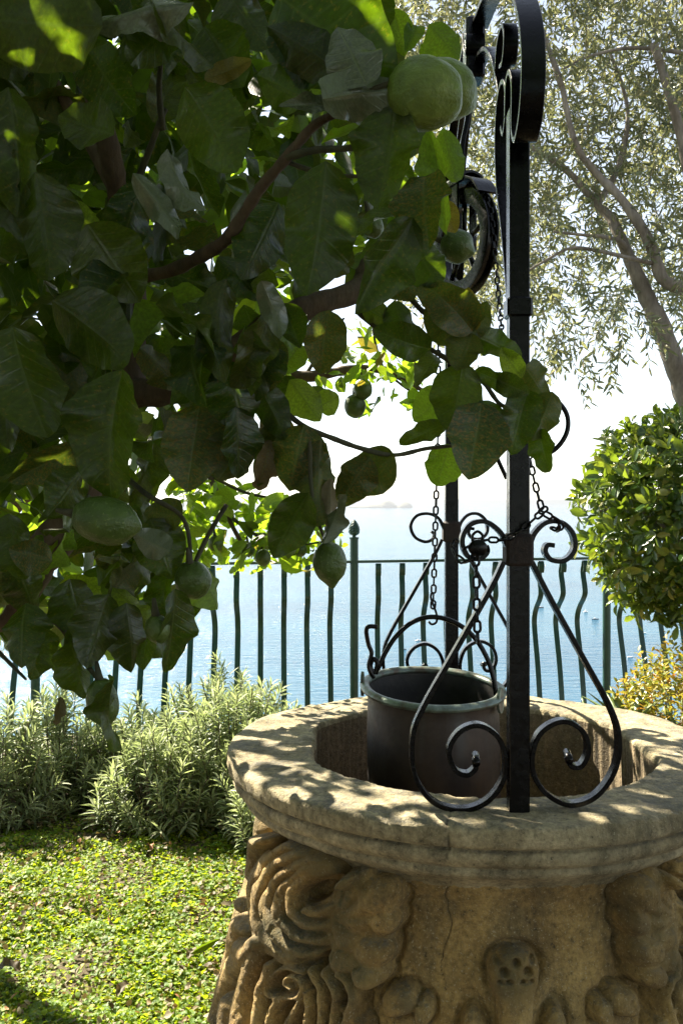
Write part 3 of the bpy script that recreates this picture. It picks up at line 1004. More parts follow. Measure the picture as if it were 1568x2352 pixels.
v_, f_ = wheel([(0.100, -0.015), (0.134, -0.019), (0.141, -0.016), (0.141, -0.012), (0.128, -0.004), (0.128, 0.004), (0.141, 0.012), (0.141, 0.016), (0.134, 0.019), (0.100, 0.015)])
ob('wheel_rim', v_, f_, M['iron'], pul, sharp=40)
v_, f_ = wheel([(0.008, -0.022), (0.024, -0.022), (0.024, 0.022), (0.008, 0.022)], 20)
ob('hub', v_, f_, M['iron'], pul, sharp=40)
for k in range(5):
    a = 2 * math.pi * k / 5 + 0.3
    e = u_ * math.cos(a) + z_ * math.sin(a)
    v_, f_ = tube([cen + e * 0.02, cen + e * 0.105], 0.007, 8)
    ob('spoke', v_, f_, M['iron'], pul)
v_, f_ = tube([cen - n_ * 0.034, cen + n_ * 0.034], 0.007, 10)
ob('axle', v_, f_, M['iron'], pul)
for sg in (-1, 1):
    pth = catmull([(0, 0.0), (0.0, 0.08), (0.0, 0.152)], 5)
    v_, f_ = ribbon([(0 + sg * 0.027, -0.02), (sg * 0.027, 0.0), (sg * 0.027, 0.08), (sg * 0.027, 0.150)], 0.006, 0.030, cen, n_, u_)
    ob('cheek', v_, f_, M['iron'], pul, False)
v_, f_ = ribbon(catmull([(-0.03, 0.150), (-0.026, 0.168), (0, 0.176), (0.026, 0.168), (0.03, 0.150)], 5), 0.008, 0.085, cen, n_, u_)
ob('hood', v_, f_, M['iron'], pul, True, sharp=35)
v_, f_ = ribbon(catmull([(0.115, 0.10), (0.075, 0.145), (0.0, 0.165), (-0.075, 0.145), (-0.115, 0.10)], 5), 0.006, 0.060, cen, u_, n_)
ob('hood', v_, f_, M['iron'], pul, True, sharp=35)
adopt(pul)

# chains
def link_mesh(L, W, r, n=18, k=6):
    v, f = [], []
    hl, hw = L / 2 - r, W / 2 - r
    st = hl - hw
    pts = []
    for i in range(n):
        a = 2 * math.pi * i / n
        x, z = hw * math.cos(a), hw * math.sin(a)
        pts.append((x, z + (st if math.sin(a) >= 0 else -st)))
    for i in range(n):
        p, q = pts[(i - 1) % n], pts[(i + 1) % n]
        tx, tz = q[0] - p[0], q[1] - p[1]
        l = math.hypot(tx, tz); nx, nz_ = tz / l, -tx / l
        for j in range(k):
            b = 2 * math.pi * j / k
            v.append((pts[i][0] + nx * r * math.cos(b), r * math.sin(b), pts[i][1] + nz_ * r * math.cos(b)))
    for i in range(n):
        i2 = (i + 1) % n
        for j in range(k):
            j2 = (j + 1) % k
            f.append((i * k + j, i * k + j2, i2 * k + j2, i2 * k + j))
    return mesh('link', v, f, [M['iron']])


LM = link_mesh(0.0276, 0.0178, 0.0028)


def chain(root, path, pitch=0.0216, scale=1.0, loose=0.0):
    path = np.asarray(path, float)
    seg = np.linalg.norm(np.diff(path, axis=0), axis=1)
    cum = np.concatenate([[0], np.cumsum(seg)])
    n = int(cum[-1] / pitch)
    prev = None
    for i in range(n):
        s0 = (i + 0.5) * pitch
        p = np.array([np.interp(s0, cum, path[:, k]) for k in range(3)])
        a = np.array([np.interp(max(s0 - pitch / 2, 0), cum, path[:, k]) for k in range(3)])
        b = np.array([np.interp(min(s0 + pitch / 2, cum[-1]), cum, path[:, k]) for k in range(3)])
        t = Vector(b - a).normalized()
        ref = Vector((0, 1, 0)) if abs(t.y) < 0.9 else Vector((1, 0, 0))
        if prev is not None:
            ref = prev
        y = (ref - t * ref.dot(t)).normalized()
        prev = y
        x = y.cross(t)
        ang = (math.pi / 2 if i % 2 else 0) + random.uniform(-1, 1) * loose
        x2 = x * math.cos(ang) + y * math.sin(ang)
        y2 = t.cross(x2)
        o = bpy.data.objects.new('link', LM)
        C.objects.link(o)
        o.parent = root
        o.matrix_world = Matrix.Translation(Vector(p)) @ Matrix((x2, y2, t)).transposed().to_4x4() @ Matrix.Diagonal((scale, scale, scale, 1))


BX, BY, BZ, BR = 0.250, 2.575, 1.018, 0.190
tiltx = R(5.0)     # mouth leans towards the camera


def B(x, y, z):
    """bucket coordinates (origin at the middle of the mouth) to world"""
    c, s = math.cos(tiltx), math.sin(tiltx)
    return (BX + x + 0.0 * z, BY + y * c + z * s, BZ - 0.0 + z * c - (-y) * s * 1.0 + x * -0.03)


arc = [cen + (u_ * math.cos(a) + z_ * math.sin(a)) * 0.136 for a in np.linspace(math.pi, 0.0, 16)]
c1 = thing('chain', 'black iron chain hanging straight from the pulley down to the bucket handle', 'chain', (0.25, 2.59, 1.3), 'iron chains of the well')
top_bail = np.array(P(994, 1419, 2.575))
chain(c1, [top_bail + np.array([0, 0, 0.025]), np.array([arc[0][0], arc[0][1], CAMZ + 0.2]), arc[0]] + arc[1:9], loose=0.1)
v_, f_ = tube(catmull([top_bail + np.array(q) for q in ((-0.012, 0, -0.010), (-0.004, 0, -0.018), (0.009, 0, -0.012), (0.010, 0, 0.008), (0.003, 0, 0.03), (-0.006, 0, 0.055), (-0.004, 0, 0.068))], 5), 0.0032, 7)
ob('hook', v_, f_, M['iron'], c1)
adopt(c1)
c2 = thing('chain', 'slack iron chain running from the pulley and looped over the scrolls of the near post', 'chain', P(1243, 1170, 1.92), 'iron chains of the well')
chain(c2, catmull(arc[9:] + [P(1146, 700, 2.30), P(1156, 790, 2.2), P(1176, 880, 2.08), P(1205, 975, 1.99), P(1212, 1030, 1.96), P(1224, 1095, 1.93), P(1244, 1172, 1.915)], 5), loose=0.15, pitch=0.0185, scale=0.86)
chain(c2, catmull([P(1246, 1176, 1.90), P(1228, 1190, 1.90), P(1208, 1208, 1.895), P(1180, 1228, 1.890), P(1150, 1240, 1.892), P(1120, 1240, 1.90), P(1090, 1248, 1.905), P(1062, 1262, 1.905)], 5), loose=0.2, pitch=0.0185, scale=0.86)
chain(c2, catmull([P(1248, 1178, 1.90), P(1262, 1186, 1.90), P(1280, 1194, 1.90), P(1287, 1210, 1.90), P(1274, 1216, 1.93), P(1262, 1206, 1.94)], 5), loose=0.4, pitch=0.0185, scale=0.86)
chain(c2, catmull([P(1240, 1180, 1.89), P(1252, 1168, 1.89), P(1264, 1178, 1.89)], 5), loose=0.5, pitch=0.0185, scale=0.86)
chain(c2, catmull([P(1050, 1240, 1.90), P(1040, 1258, 1.90), P(1050, 1280, 1.90), P(1068, 1290, 1.90), P(1086, 1280, 1.90), P(1092, 1262, 1.90)], 5), loose=0.4, pitch=0.0185, scale=0.86)
adopt(c2)
c3 = thing('chain', 'short iron chain dangling from the padlock, passing the right side of the bucket handle', 'chain', P(1093, 1300, 1.92), 'iron chains of the well')
chain(c3, [P(1092, 1274, 1.905), P(1094, 1380, 1.905), P(1097, 1502, 1.905)], loose=0.08, pitch=0.0225, scale=1.05)
adopt(c3)
pl = thing('padlock', 'round dark padlock fastening the chain to the left scroll of the near post', 'padlock', P(1093, 1258, 1.90))
c = P(1096, 1258, 1.895)
v_, f_ = [], []
for sgn in (-1, 1):
    for k in range(20):
        a = 2 * math.pi * k / 20
        v_.append((c.x + 0.019 * math.cos(a), c.y + sgn * 0.007, c.z + 0.017 * math.sin(a)))
for sgn in (-1, 1):
    for k in range(20):
        a = 2 * math.pi * k / 20
        v_.append((c.x + 0.015 * math.cos(a), c.y + sgn * 0.010, c.z + 0.013 * math.sin(a)))
f_ = [(k, (k + 1) % 20, 20 + (k + 1) % 20, 20 + k) for k in range(20)] + [(40 + k, 40 + (k + 1) % 20, (k + 1) % 20, k) for k in range(20)] + [(20 + k, 20 + (k + 1) % 20, 60 + (k + 1) % 20, 60 + k) for k in range(20)]
f_ += [tuple(60 + k for k in range(20)), tuple(40 + k for k in range(20))[::-1]]
ob('lock_body', v_, f_, M['iron'], pl, sharp=40)
v_, f_ = tube(catmull([(c.x - 0.010, c.y, c.z + 0.012), (c.x - 0.010, c.y, c.z + 0.025), (c.x, c.y, c.z + 0.033), (c.x + 0.010, c.y, c.z + 0.025), (c.x + 0.010, c.y, c.z + 0.012)], 5), 0.003, 7)
ob('shackle', v_, f_, M['iron'], pl)
adopt(pl)

# bucket
bk = thing('bucket', 'large old copper bucket with rolled green rim hanging in the well mouth', 'bucket', (BX, BY, BZ))


def blathe(prof, n=64):
    v, f = [], []
    for r, z in prof:
        for k in range(n):
            a = 2 * math.pi * k / n
            w = 1 + 0.006 * math.sin(3 * a + 1) + 0.004 * math.sin(7 * a)
            v.append(B(r * w * math.cos(a), r * w * math.sin(a), z))
    for i in range(len(prof) - 1):
        for k in range(n):
            k2 = (k + 1) % n
            f.append((i * n + k, i * n + k2, (i + 1) * n + k2, (i + 1) * n + k))
    return v, f


v_, f_ = blathe([(0.0, -0.40), (0.12, -0.40), (0.160, -0.385), (0.176, -0.35), (0.181, -0.28), (0.181, -0.12), (0.179, -0.04), (0.179, -0.014), (0.183, -0.004)])
ob('body', v_, f_, M['copper'], bk)
v_, f_ = blathe([(0.176, -0.006), (0.174, -0.05), (0.176, -0.28), (0.160, -0.375), (0.0, -0.385)])
ob('lining', v_, f_, M['dark_lining'], bk)
prof = [(0.187 + 0.0135 * math.cos(a), 0.002 + 0.010 * math.sin(a)) for a in np.linspace(0, 2 * math.pi, 13)]
v_, f_ = blathe(prof, 72)
ob('rolled_rim', v_, f_, M['verdigris'], bk)
bail = [P(1141, 1640, 2.545), P(1140, 1610, 2.55), P(1133, 1560, 2.555), P(1117, 1510, 2.56), P(1085, 1460, 2.565), P(1040, 1428, 2.57), P(990, 1417, 2.575), P(945, 1430, 2.575), P(908, 1463, 2.57), P(884, 1500, 2.565), P(870, 1530, 2.56), P(858, 1544, 2.555), P(850, 1530, 2.555), P(856, 1514, 2.555), P(866, 1522, 2.555), P(862, 1548, 2.555)]
v_, f_ = tube(catmull(bail, 7), 0.0068, 10)
ob('handle', v_, f_, M['iron'], bk)
v_, f_ = tube(catmull([P(866, 1440, 2.54), P(848, 1439, 2.54), P(841, 1449, 2.54), P(846, 1480, 2.545), P(853, 1500, 2.545), P(847, 1527, 2.545), P(851, 1545, 2.545), P(858, 1556, 2.55)], 7), 0.0062, 9)
ob('rim_hook', v_, f_, M['iron'], bk)
for a, sc2 in ((R(-28), 1.0), (R(172), 1.0)):
    x0, y0 = 0.186 * math.cos(a), 0.186 * math.sin(a)
    v_ = []
    t_ = np.array([-math.sin(a), math.cos(a)]); n2_ = np.array([math.cos(a), math.sin(a)])
    for o_ in (0.004, 0.011):
        for q in range(12):
            b = 2 * math.pi * q / 12
            w_, z__ = 0.022 * math.cos(b), 0.034 * math.sin(b) + 0.0
            v_.append(B(x0 + t_[0] * w_ + n2_[0] * o_, y0 + t_[1] * w_ + n2_[1] * o_, z__))
    f_ = [(q, (q + 1) % 12, 12 + (q + 1) % 12, 12 + q) for q in range(12)] + [tuple(range(12))[::-1], tuple(range(12, 24))]
    ob('ear', v_, f_, M['verdigris'], bk, False)
adopt(bk)

# ------------------------------------------------------------------ railing at the edge of the terrace
rail = thing('iron_railing', 'dark green iron railing with bellied balusters above the sea', 'railing', (0, 5.6, 0))
pA, pB, pC = P(82, 1299, 5.25), P(813, 1290, 5.60), P(1392, 1281.5, 5.95)
RZ = 1.1675


def prev_next(a, b, k):
    return a + (b - a) * k


corners = [pA + (pA - pB), pA, pB, pC, pC + (pC - pB)]
bprof = [(0.016, -0.012), (0.034, -0.030), (0.036, -0.062), (0.022, -0.080)]
bal_curl = [(-0.012, -0.075), (-0.024, -0.058), (-0.026, -0.03), (-0.012, -0.012), (0.004, -0.008), (0.016, -0.016), (0.026, -0.04), (0.045, -0.072), (0.036, -0.11), (0.006, -0.165), (-0.004, -0.21), (0.04, -0.255), (0.11, -0.30), (0.17, -0.36), (0.185, -0.42), (0.15, -0.52), (0.09, -0.66), (0.04, -0.82), (0.01, -0.96), (0.0, -1.07)]
for si in range(4):
    a, b = Vector(corners[si]), Vector(corners[si + 1])
    a.z = b.z = 0
    dr = (b - a).normalized()
    nr = Vector((-dr.y, dr.x, 0))
    L = (b - a).length
    wv = np.array(dr)
    for z0, nm, th in ((RZ, 'top_rail', 0.016), (0.09, 'bottom_rail', 0.014)):
        m_ = (a + b) / 2
        v_, f_ = ribbon([(-L / 2, 0), (0, 0), (L / 2, 0)], th, 0.040, (m_.x, m_.y, z0 + 0.0), dr, nr, 0.002)
        ob(nm, v_, f_, M['railing'], rail, False)
    nb = 12 if si in (0, 1) else 10
    pm = None
    for k in range(1, nb + 1):
        p = a + dr * (L * k / (nb + 1))
        if pm is None:
            pts = catmull(bal_curl, 4)
            v_, f_ = ribbon(pts, 0.0065, 0.033, (0, 0, 0), (0, 1, 0), (1, 0, 0), 0.001)
            pm = mesh('baluster', v_, f_, [M['railing']], True, sharp=40)
        o = bpy.data.objects.new('baluster', pm)
        C.objects.link(o)
        o.parent = rail
        o.matrix_world = Matrix.Translation((p.x, p.y, RZ - 0.008)) @ Matrix.Rotation((0.06 if si < 2 else 0.0) + random.uniform(-0.02, 0.02), 4, 'Z')
for i, cpt in enumerate(corners):
    p = Vector(cpt)
    ztop = RZ + (0.135 if i != 3 else 0.02)
    v_, f_ = lathe([(0.025, -0.02), (0.025, ztop), (0.029, ztop + 0.002), (0.029, ztop + 0.010), (0.022, ztop + 0.012)], 20, (p.x, p.y, 0))
    post = ob('post', v_, f_, M['railing'], rail, True, sharp=35)
    v_, f_ = [], []
    nu, nv = 16, 14
    for j in range(nv):
        t_ = j / (nv - 1)
        r_ = 0.030 * math.sin(math.pi * min(1, (0.18 + 0.82 * t_))) ** 0.75 + 0.001 if j > 1 else (0.012, 0.011)[j]
        for q in range(nu):
            a_ = 2 * math.pi * (q + 0.5 * (j % 2)) / nu
            rr_ = r_ * (1 + (0.12 if (q + j) % 2 == 0 and j > 2 else 0))
            v_.append((p.x + rr_ * math.cos(a_), p.y + rr_ * math.sin(a_), ztop + 0.012 + t_ * 0.105))
    f_ = [(j * nu + q, j * nu + (q + 1) % nu, (j + 1) * nu + (q + 1) % nu, (j + 1) * nu + q) for j in range(nv - 1) for q in range(nu)]
    f_.append(tuple((nv - 1) * nu + q for q in range(nu)))
    fin = ob('finial', v_, f_, M['railing'], post, False, label='pine cone finial on top of the railing post')
adopt(rail)

# ------------------------------------------------------------------ foliage tools
def leaf_template(seed, nu=6, nv=10, shape='lemon', curl=0.3, fold=0.15, wave=0.05, twist=0.0, serr=0.015, w=0.5):
    r_ = np.random.default_rng(seed)
    vs, us = np.linspace(0, 1, nv), np.linspace(-1, 1, nu + 1)
    V_, U_ = np.meshgrid(vs, us, indexing='ij')
    if shape == 'lemon':
        wd = np.sin(np.pi * V_ ** 0.88) ** 0.62 * (1 - 0.18 * V_)
    elif shape == 'narrow':
        wd = np.sin(np.pi * V_ ** 0.9) ** 0.8
    elif shape == 'obovate':
        wd = np.sin(np.pi * V_ ** 1.35) ** 0.7
    else:
        wd = np.sin(np.pi * V_) ** 0.5
    wd = np.clip(wd, 0.02, None)
    ph_ = r_.uniform(0, 6)
    k1, k2 = r_.uniform(0, 6, 2)
    edge = 1 + serr * r_.standard_normal(V_.shape) * (np.abs(U_) > 0.9) + (0.05 * np.sin(V_ * 6 + k1 + 2 * np.sign(U_)) + 0.022 * np.sin(V_ * 21 + k2 + 3 * np.sign(U_))) * np.abs(U_)
    x = U_ * wd * w * 0.5 * edge
    z = fold * np.abs(x) * 1.2 + wave * (np.sin(V_ * 13 + ph_ + 1.5 * np.sign(U_)) + 0.5 * np.sin(V_ * 27 + k1 + np.sign(U_))) * np.abs(U_) ** 1.5 * 0.5 * wd
    z = z + 0.02 * np.sin(U_ * 3 + k2) * np.sin(V_ * 5 + k1) * wd * (wave > 0)
    # bend along the length
    th = curl * (V_ ** 1.3) * 1.6
    dth = np.gradient(vs)
    yc = np.concatenate([[0], np.cumsum(np.cos(curl * 1.6 * vs[:-1] ** 1.3) * np.diff(vs))])
    zc = -np.concatenate([[0], np.cumsum(np.sin(curl * 1.6 * vs[:-1] ** 1.3) * np.diff(vs))])
    y = yc[:, None] + z * np.sin(th)
    z2 = zc[:, None] + z * np.cos(th)
    tw = twist * V_
    x2 = x * np.cos(tw) - (z2 - zc[:, None]) * np.sin(tw)
    z3 = zc[:, None] + (z2 - zc[:, None]) * np.cos(tw) + x * np.sin(tw)
    L = math.hypot(yc[-1], zc[-1])
    v = np.stack([x2, y, z3], -1).reshape(-1, 3)
    # straighten so that the tip lies on +Y, length one
    a = math.atan2(zc[-1], yc[-1])
    ca, sa = math.cos(-a), math.sin(-a)
    v = np.stack([v[:, 0], v[:, 1] * ca - v[:, 2] * sa, v[:, 1] * sa + v[:, 2] * ca], -1) / L
    n0, n1 = V_.shape
    idx = np.arange(n0 * n1).reshape(n0, n1)
    f = np.stack([idx[:-1, :-1].ravel(), idx[:-1, 1:].ravel(), idx[1:, 1:].ravel(), idx[1:, :-1].ravel()], -1)
    at = np.stack([U_.ravel(), V_.ravel(), np.zeros(U_.size)], -1)
    return v, f, at


LEM = [leaf_template(20 + i, 8, 20, serr=0.010, curl=c, fold=fo, wave=wv, twist=tw, w=0.5) for i, (c, fo, wv, tw) in enumerate([(0.35, 0.45, 0.12, 0.3), (0.6, 0.3, 0.16, -0.5), (-0.35, 0.55, 0.10, 0.3), (0.8, 0.5, 0.20, 0.7), (0.3, -0.45, 0.14, -0.2), (0.55, 0.55, 0.16, -0.4), (0.2, 0.3, 0.10, 0.1), (1.0, 0.4, 0.16, 0.4)])]
LEMLO = [leaf_template(40 + i, 4, 6, curl=c, fold=fo, wave=0.05, w=0.5) for i, (c, fo) in enumerate([(0.3, 0.25), (0.6, 0.1), (-0.2, 0.3), (0.1, 0.2)])]
OLI = [leaf_template(60 + i, 2, 4, 'narrow', curl=c, fold=0.3, wave=0, serr=0, w=0.24) for i, c in enumerate([0.1, 0.3, -0.1])]
SHR = [leaf_template(70 + i, 2, 5, 'obovate', curl=c, fold=0.4, wave=0.0, serr=0, w=0.42) for i, c in enumerate([0.2, 0.5, 0.0, -0.2])]
SHRHI = [leaf_template(80 + i, 4, 6, 'obovate', curl=c, fold=0.4, wave=0.04, serr=0, w=0.42) for i, c in enumerate([0.2, 0.5, 0.0, -0.2])]
LAV = [leaf_template(90 + i, 2, 4, 'narrow', curl=c, fold=0.5, wave=0, serr=0, w=0.19) for i, c in enumerate([0.3, 0.6, 0.1])]
COV = [leaf_template(100 + i, 4, 4, 'round', curl=c, fold=0.3, wave=0.1, serr=0.03, w=1.0) for i, c in enumerate([0.3, -0.2, 0.1, 0.5])]


def frames(d, nrm):
    """unit frames: Y = direction, Z = nrm made square"""
    d = d / (np.linalg.norm(d, axis=1)[:, None] + 1e-12)
    z = nrm - d * np.sum(nrm * d, 1)[:, None]
    bad = np.linalg.norm(z, axis=1) < 1e-3
    z[bad] = np.cross(d[bad], [0.3, 0.8, 0.5])
    z /= np.linalg.norm(z, axis=1)[:, None] + 1e-12
    x = np.cross(d, z)
    return x, d, z


def mass(base, d, nrm, L, W, tmpl, rnd=None):
    """many leaves in one sheet of geometry: W is a width factor on the template"""
    n = len(base)
    x, y, z = frames(d, nrm)
    which = rng.integers(0, len(tmpl), n)
    VV, FF, AA = [], [], []
    off = 0
    if rnd is None:
        rnd = rng.random(n)
    for k, (tv, tf, ta) in enumerate(tmpl):
        m = np.where(which == k)[0]
        if len(m) == 0:
            continue
        p = base[m][:, None, :] + L[m][:, None, None] * (tv[None, :, 0:1] * W[m][:, None, None] * x[m][:, None, :] + tv[None, :, 1:2] * y[m][:, None, :] + tv[None, :, 2:3] * z[m][:, None, :])
        VV.append(p.reshape(-1, 3))
        FF.append((tf[None] + (np.arange(len(m)) * len(tv))[:, None, None]).reshape(-1, 4) + off)
        a = np.repeat(ta[None], len(m), 0)
        a[:, :, 2] = rnd[m][:, None]
        AA.append(a.reshape(-1, 3))
        off += len(m) * len(tv)
    return np.concatenate(VV), np.concatenate(FF), np.concatenate(AA)


def leaf_ob(name, me, parent, base, d, nrm, L, W):
    d = Vector(d).normalized(); nrm = Vector(nrm)
    z = nrm - d * nrm.dot(d)
    if z.length < 1e-4:
        z = d.orthogonal()
    z.normalize()
    x = d.cross(z)
    o = bpy.data.objects.new(name, me)
    C.objects.link(o)
    o.parent = parent
    o.matrix_world = Matrix.Translation(Vector(base)) @ Matrix((x * L * W, d * L, z * L)).transposed().to_4x4()
    return o


def meshes_for(tmpl, mats):
    return {m: [mesh('leaf', tv, tf, [M[m]], True, {'leaf': ta}) for tv, tf, ta in tmpl] for m in mats}


def inpoly(x, y, poly):
    x = np.asarray(x); y = np.asarray(y)
    c = np.zeros(x.shape, bool)
    n = len(poly)
    j = n - 1
    for i in range(n):
        xi, yi = poly[i]; xj, yj = poly[j]
        m = ((yi > y) != (yj > y)) & (x < (xj - xi) * (y - yi) / (yj - yi + 1e-9) + xi)
        c ^= m
        j = i
    return c


def rdir(n, down=0.0, spread=1.0):
    d = rng.standard_normal((n, 3)) * spread
    d[:, 2] -= down
    return d / np.linalg.norm(d, axis=1)[:, None]


def branch(name, parent, pts, r0, r1, mat='bark', n=10, bumps=0.12, **kw):
    pts = catmull(pts, 7)
    m = len(pts)
    rad = np.linspace(r0, r1, m) * (1 + bumps * vnoise(np.stack([np.arange(m) * 0.7 + r0 * 900, np.arange(m) * 0, np.arange(m) * 0], -1)))
    v, f = tube(pts, rad, n)
    return ob(name, v, f, M[mat], parent, **kw)


# ------------------------------------------------------------------ the near lemon tree
lt = thing('lemon_tree', 'dark shaded lemon tree filling the upper left with broad leaves, branches and green fruit', 'lemon tree', (-1.25, 1.5, 0.0))
LMM = meshes_for(LEM, ['lemon_dark', 'lemon_spot', 'lemon_young_lit', 'lemon_pale', 'lemon_yellow', 'lemon_dry'])
tk = branch('trunk', lt, [(-1.25, 1.5, -0.05), (-1.2, 1.5, 0.5), (-1.0, 1.42, 0.95), P(-60, 1440, 1.36)], 0.055, 0.034)
branch('branch', lt, [P(-60, 1440, 1.36), P(20, 1390, 1.33), P(90, 1290, 1.3), P(160, 1190, 1.28), P(230, 1040, 1.28), P(290, 900, 1.28), P(300, 740, 1.28), P(290, 600, 1.27), P(282, 500, 1.26)], 0.029, 0.019)
branch('branch', lt, [P(284, 510, 1.26), P(262, 400, 1.22), P(232, 260, 1.18), P(200, 170, 1.14), P(160, 90, 1.1), P(120, -60, 1.1)], 0.0155, 0.010)
branch('branch', lt, [P(284, 470, 1.26), P(190, 300, 1.3), P(130, 200, 1.3), P(60, 100, 1.34), P(-40, 20, 1.38)], 0.010, 0.006)
branch('branch', lt, [P(290, 900, 1.28), P(360, 900, 1.26), P(440, 865, 1.24), P(540, 805, 1.22), P(640, 735, 1.22), P(740, 695, 1.24), P(815, 668, 1.27), P(850, 610, 1.3)], 0.021, 0.014)
branch('branch', lt, [P(290, 640, 1.27), P(380, 625, 1.2), P(450, 595, 1.15), P(520, 550, 1.1), P(560, 490, 1.07), P(600, 430, 1.05), P(660, 360, 1.02), P(720, 290, 1.0), P(790, 250, 0.98), P(850, 208, 0.97)], 0.0095, 0.0038, 'bark', 8)
branch('twig', lt, [P(655, 362, 1.02), P(720, 345, 1.0), P(800, 340, 0.99), P(870, 325, 0.99), P(940, 300, 1.0)], 0.0045, 0.003, 'twig', 7)
branch('twig', lt, [P(660, 372, 1.03), P(740, 398, 1.02), P(830, 405, 1.02), P(900, 400, 1.05)], 0.0028, 0.0018, 'twig', 6)
branch('twig', lt, [P(850, 210, 0.97), P(900, 190, 0.97), P(940, 180, 0.975)], 0.0038, 0.003, 'twig', 6)
branch('twig', lt, [P(830, 665, 1.27), P(920, 670, 1.25), P(970, 715, 1.24), P(1030, 755, 1.23), P(1070, 770, 1.23), P(1110, 790, 1.22)], 0.0045, 0.003, 'twig', 7)
branch('twig', lt, [P(820, 715, 1.28), P(880, 760, 1.26), P(950, 785, 1.25), P(1010, 815, 1.24), P(1060, 850, 1.24), P(1110, 880, 1.23), P(1150, 930, 1.22), P(1200, 940, 1.22)], 0.0042, 0.0026, 'twig', 7)
branch('twig', lt, [P(600, 860, 1.2), P(640, 930, 1.18), P(700, 980, 1.16), P(760, 1005, 1.16), P(830, 1030, 1.17), P(905, 1045, 1.18), P(980, 1030, 1.2), P(1060, 1020, 1.22), P(1110, 1000, 1.22)], 0.0042, 0.0022, 'twig', 7)
branch('twig', lt, [P(712, 985, 1.16), P(712, 1060, 1.15), P(716, 1130, 1.15), P(728, 1190, 1.16), P(748, 1245, 1.18)], 0.003, 0.002, 'twig', 6)
branch('twig', lt, [P(90, 1290, 1.3), P(80, 1390, 1.25), P(140, 1440, 1.2), P(180, 1500, 1.16), P(225, 1560, 1.12)], 0.0045, 0.0028, 'twig', 6)
branch('twig', lt, [P(-30, 1470, 1.3), P(20, 1520, 1.28), P(60, 1560, 1.25)], 0.004, 0.002, 'twig', 6)
branch('twig', lt, [P(230, 1040, 1.28), P(330, 1130, 1.2), P(420, 1190, 1.2), P(440, 1290, 1.2)], 0.0045, 0.0025, 'twig', 6)
branch('twig', lt, [P(440, 1310, 1.2), P(478, 1230, 1.22), P(520, 1160, 1.24)], 0.003, 0.0035, 'twig', 6)
branch('twig', lt, [P(375, 300, 1.2), P(366, 210, 1.18), P(372, 120, 1.15), P(380, 30, 1.12)], 0.004, 0.003, 'twig', 6)
branch('twig', lt, [P(282, 500, 1.26), P(330, 380, 1.22), P(360, 300, 1.2), P(380, 250, 1.2)], 0.005, 0.0035, 'twig', 6)


def hero(x0, y0, x1, y1, w, mat, d=1.12, d1=None, roll=0.0, var=None):
    """leaf whose base and tip are seen at the two points; w = its width in the same units"""
    if d1 is None:
        d1 = d + random.uniform(-0.03, 0.03)
    a, b = P(x0, y0, d), P(x1, y1, d1)
    dv = b - a
    L = dv.length
    wm = w / F * (d + d1) / 2
    var = random.randrange(len(LEM)) if var is None else var
    tocam = -(a + b) / 2 + Vector((0, 0, CAMZ))
    nrm = Vector(tocam).normalized()
    nrm = Matrix.Rotation(roll, 3, dv.normalized()) @ nrm
    if random.random() < 0.5:
        nrm = -nrm
    return leaf_ob('leaf', LMM[mat][var], lt, a, dv, nrm, L, 1.13 * wm / (0.5 * 0.93 * L))


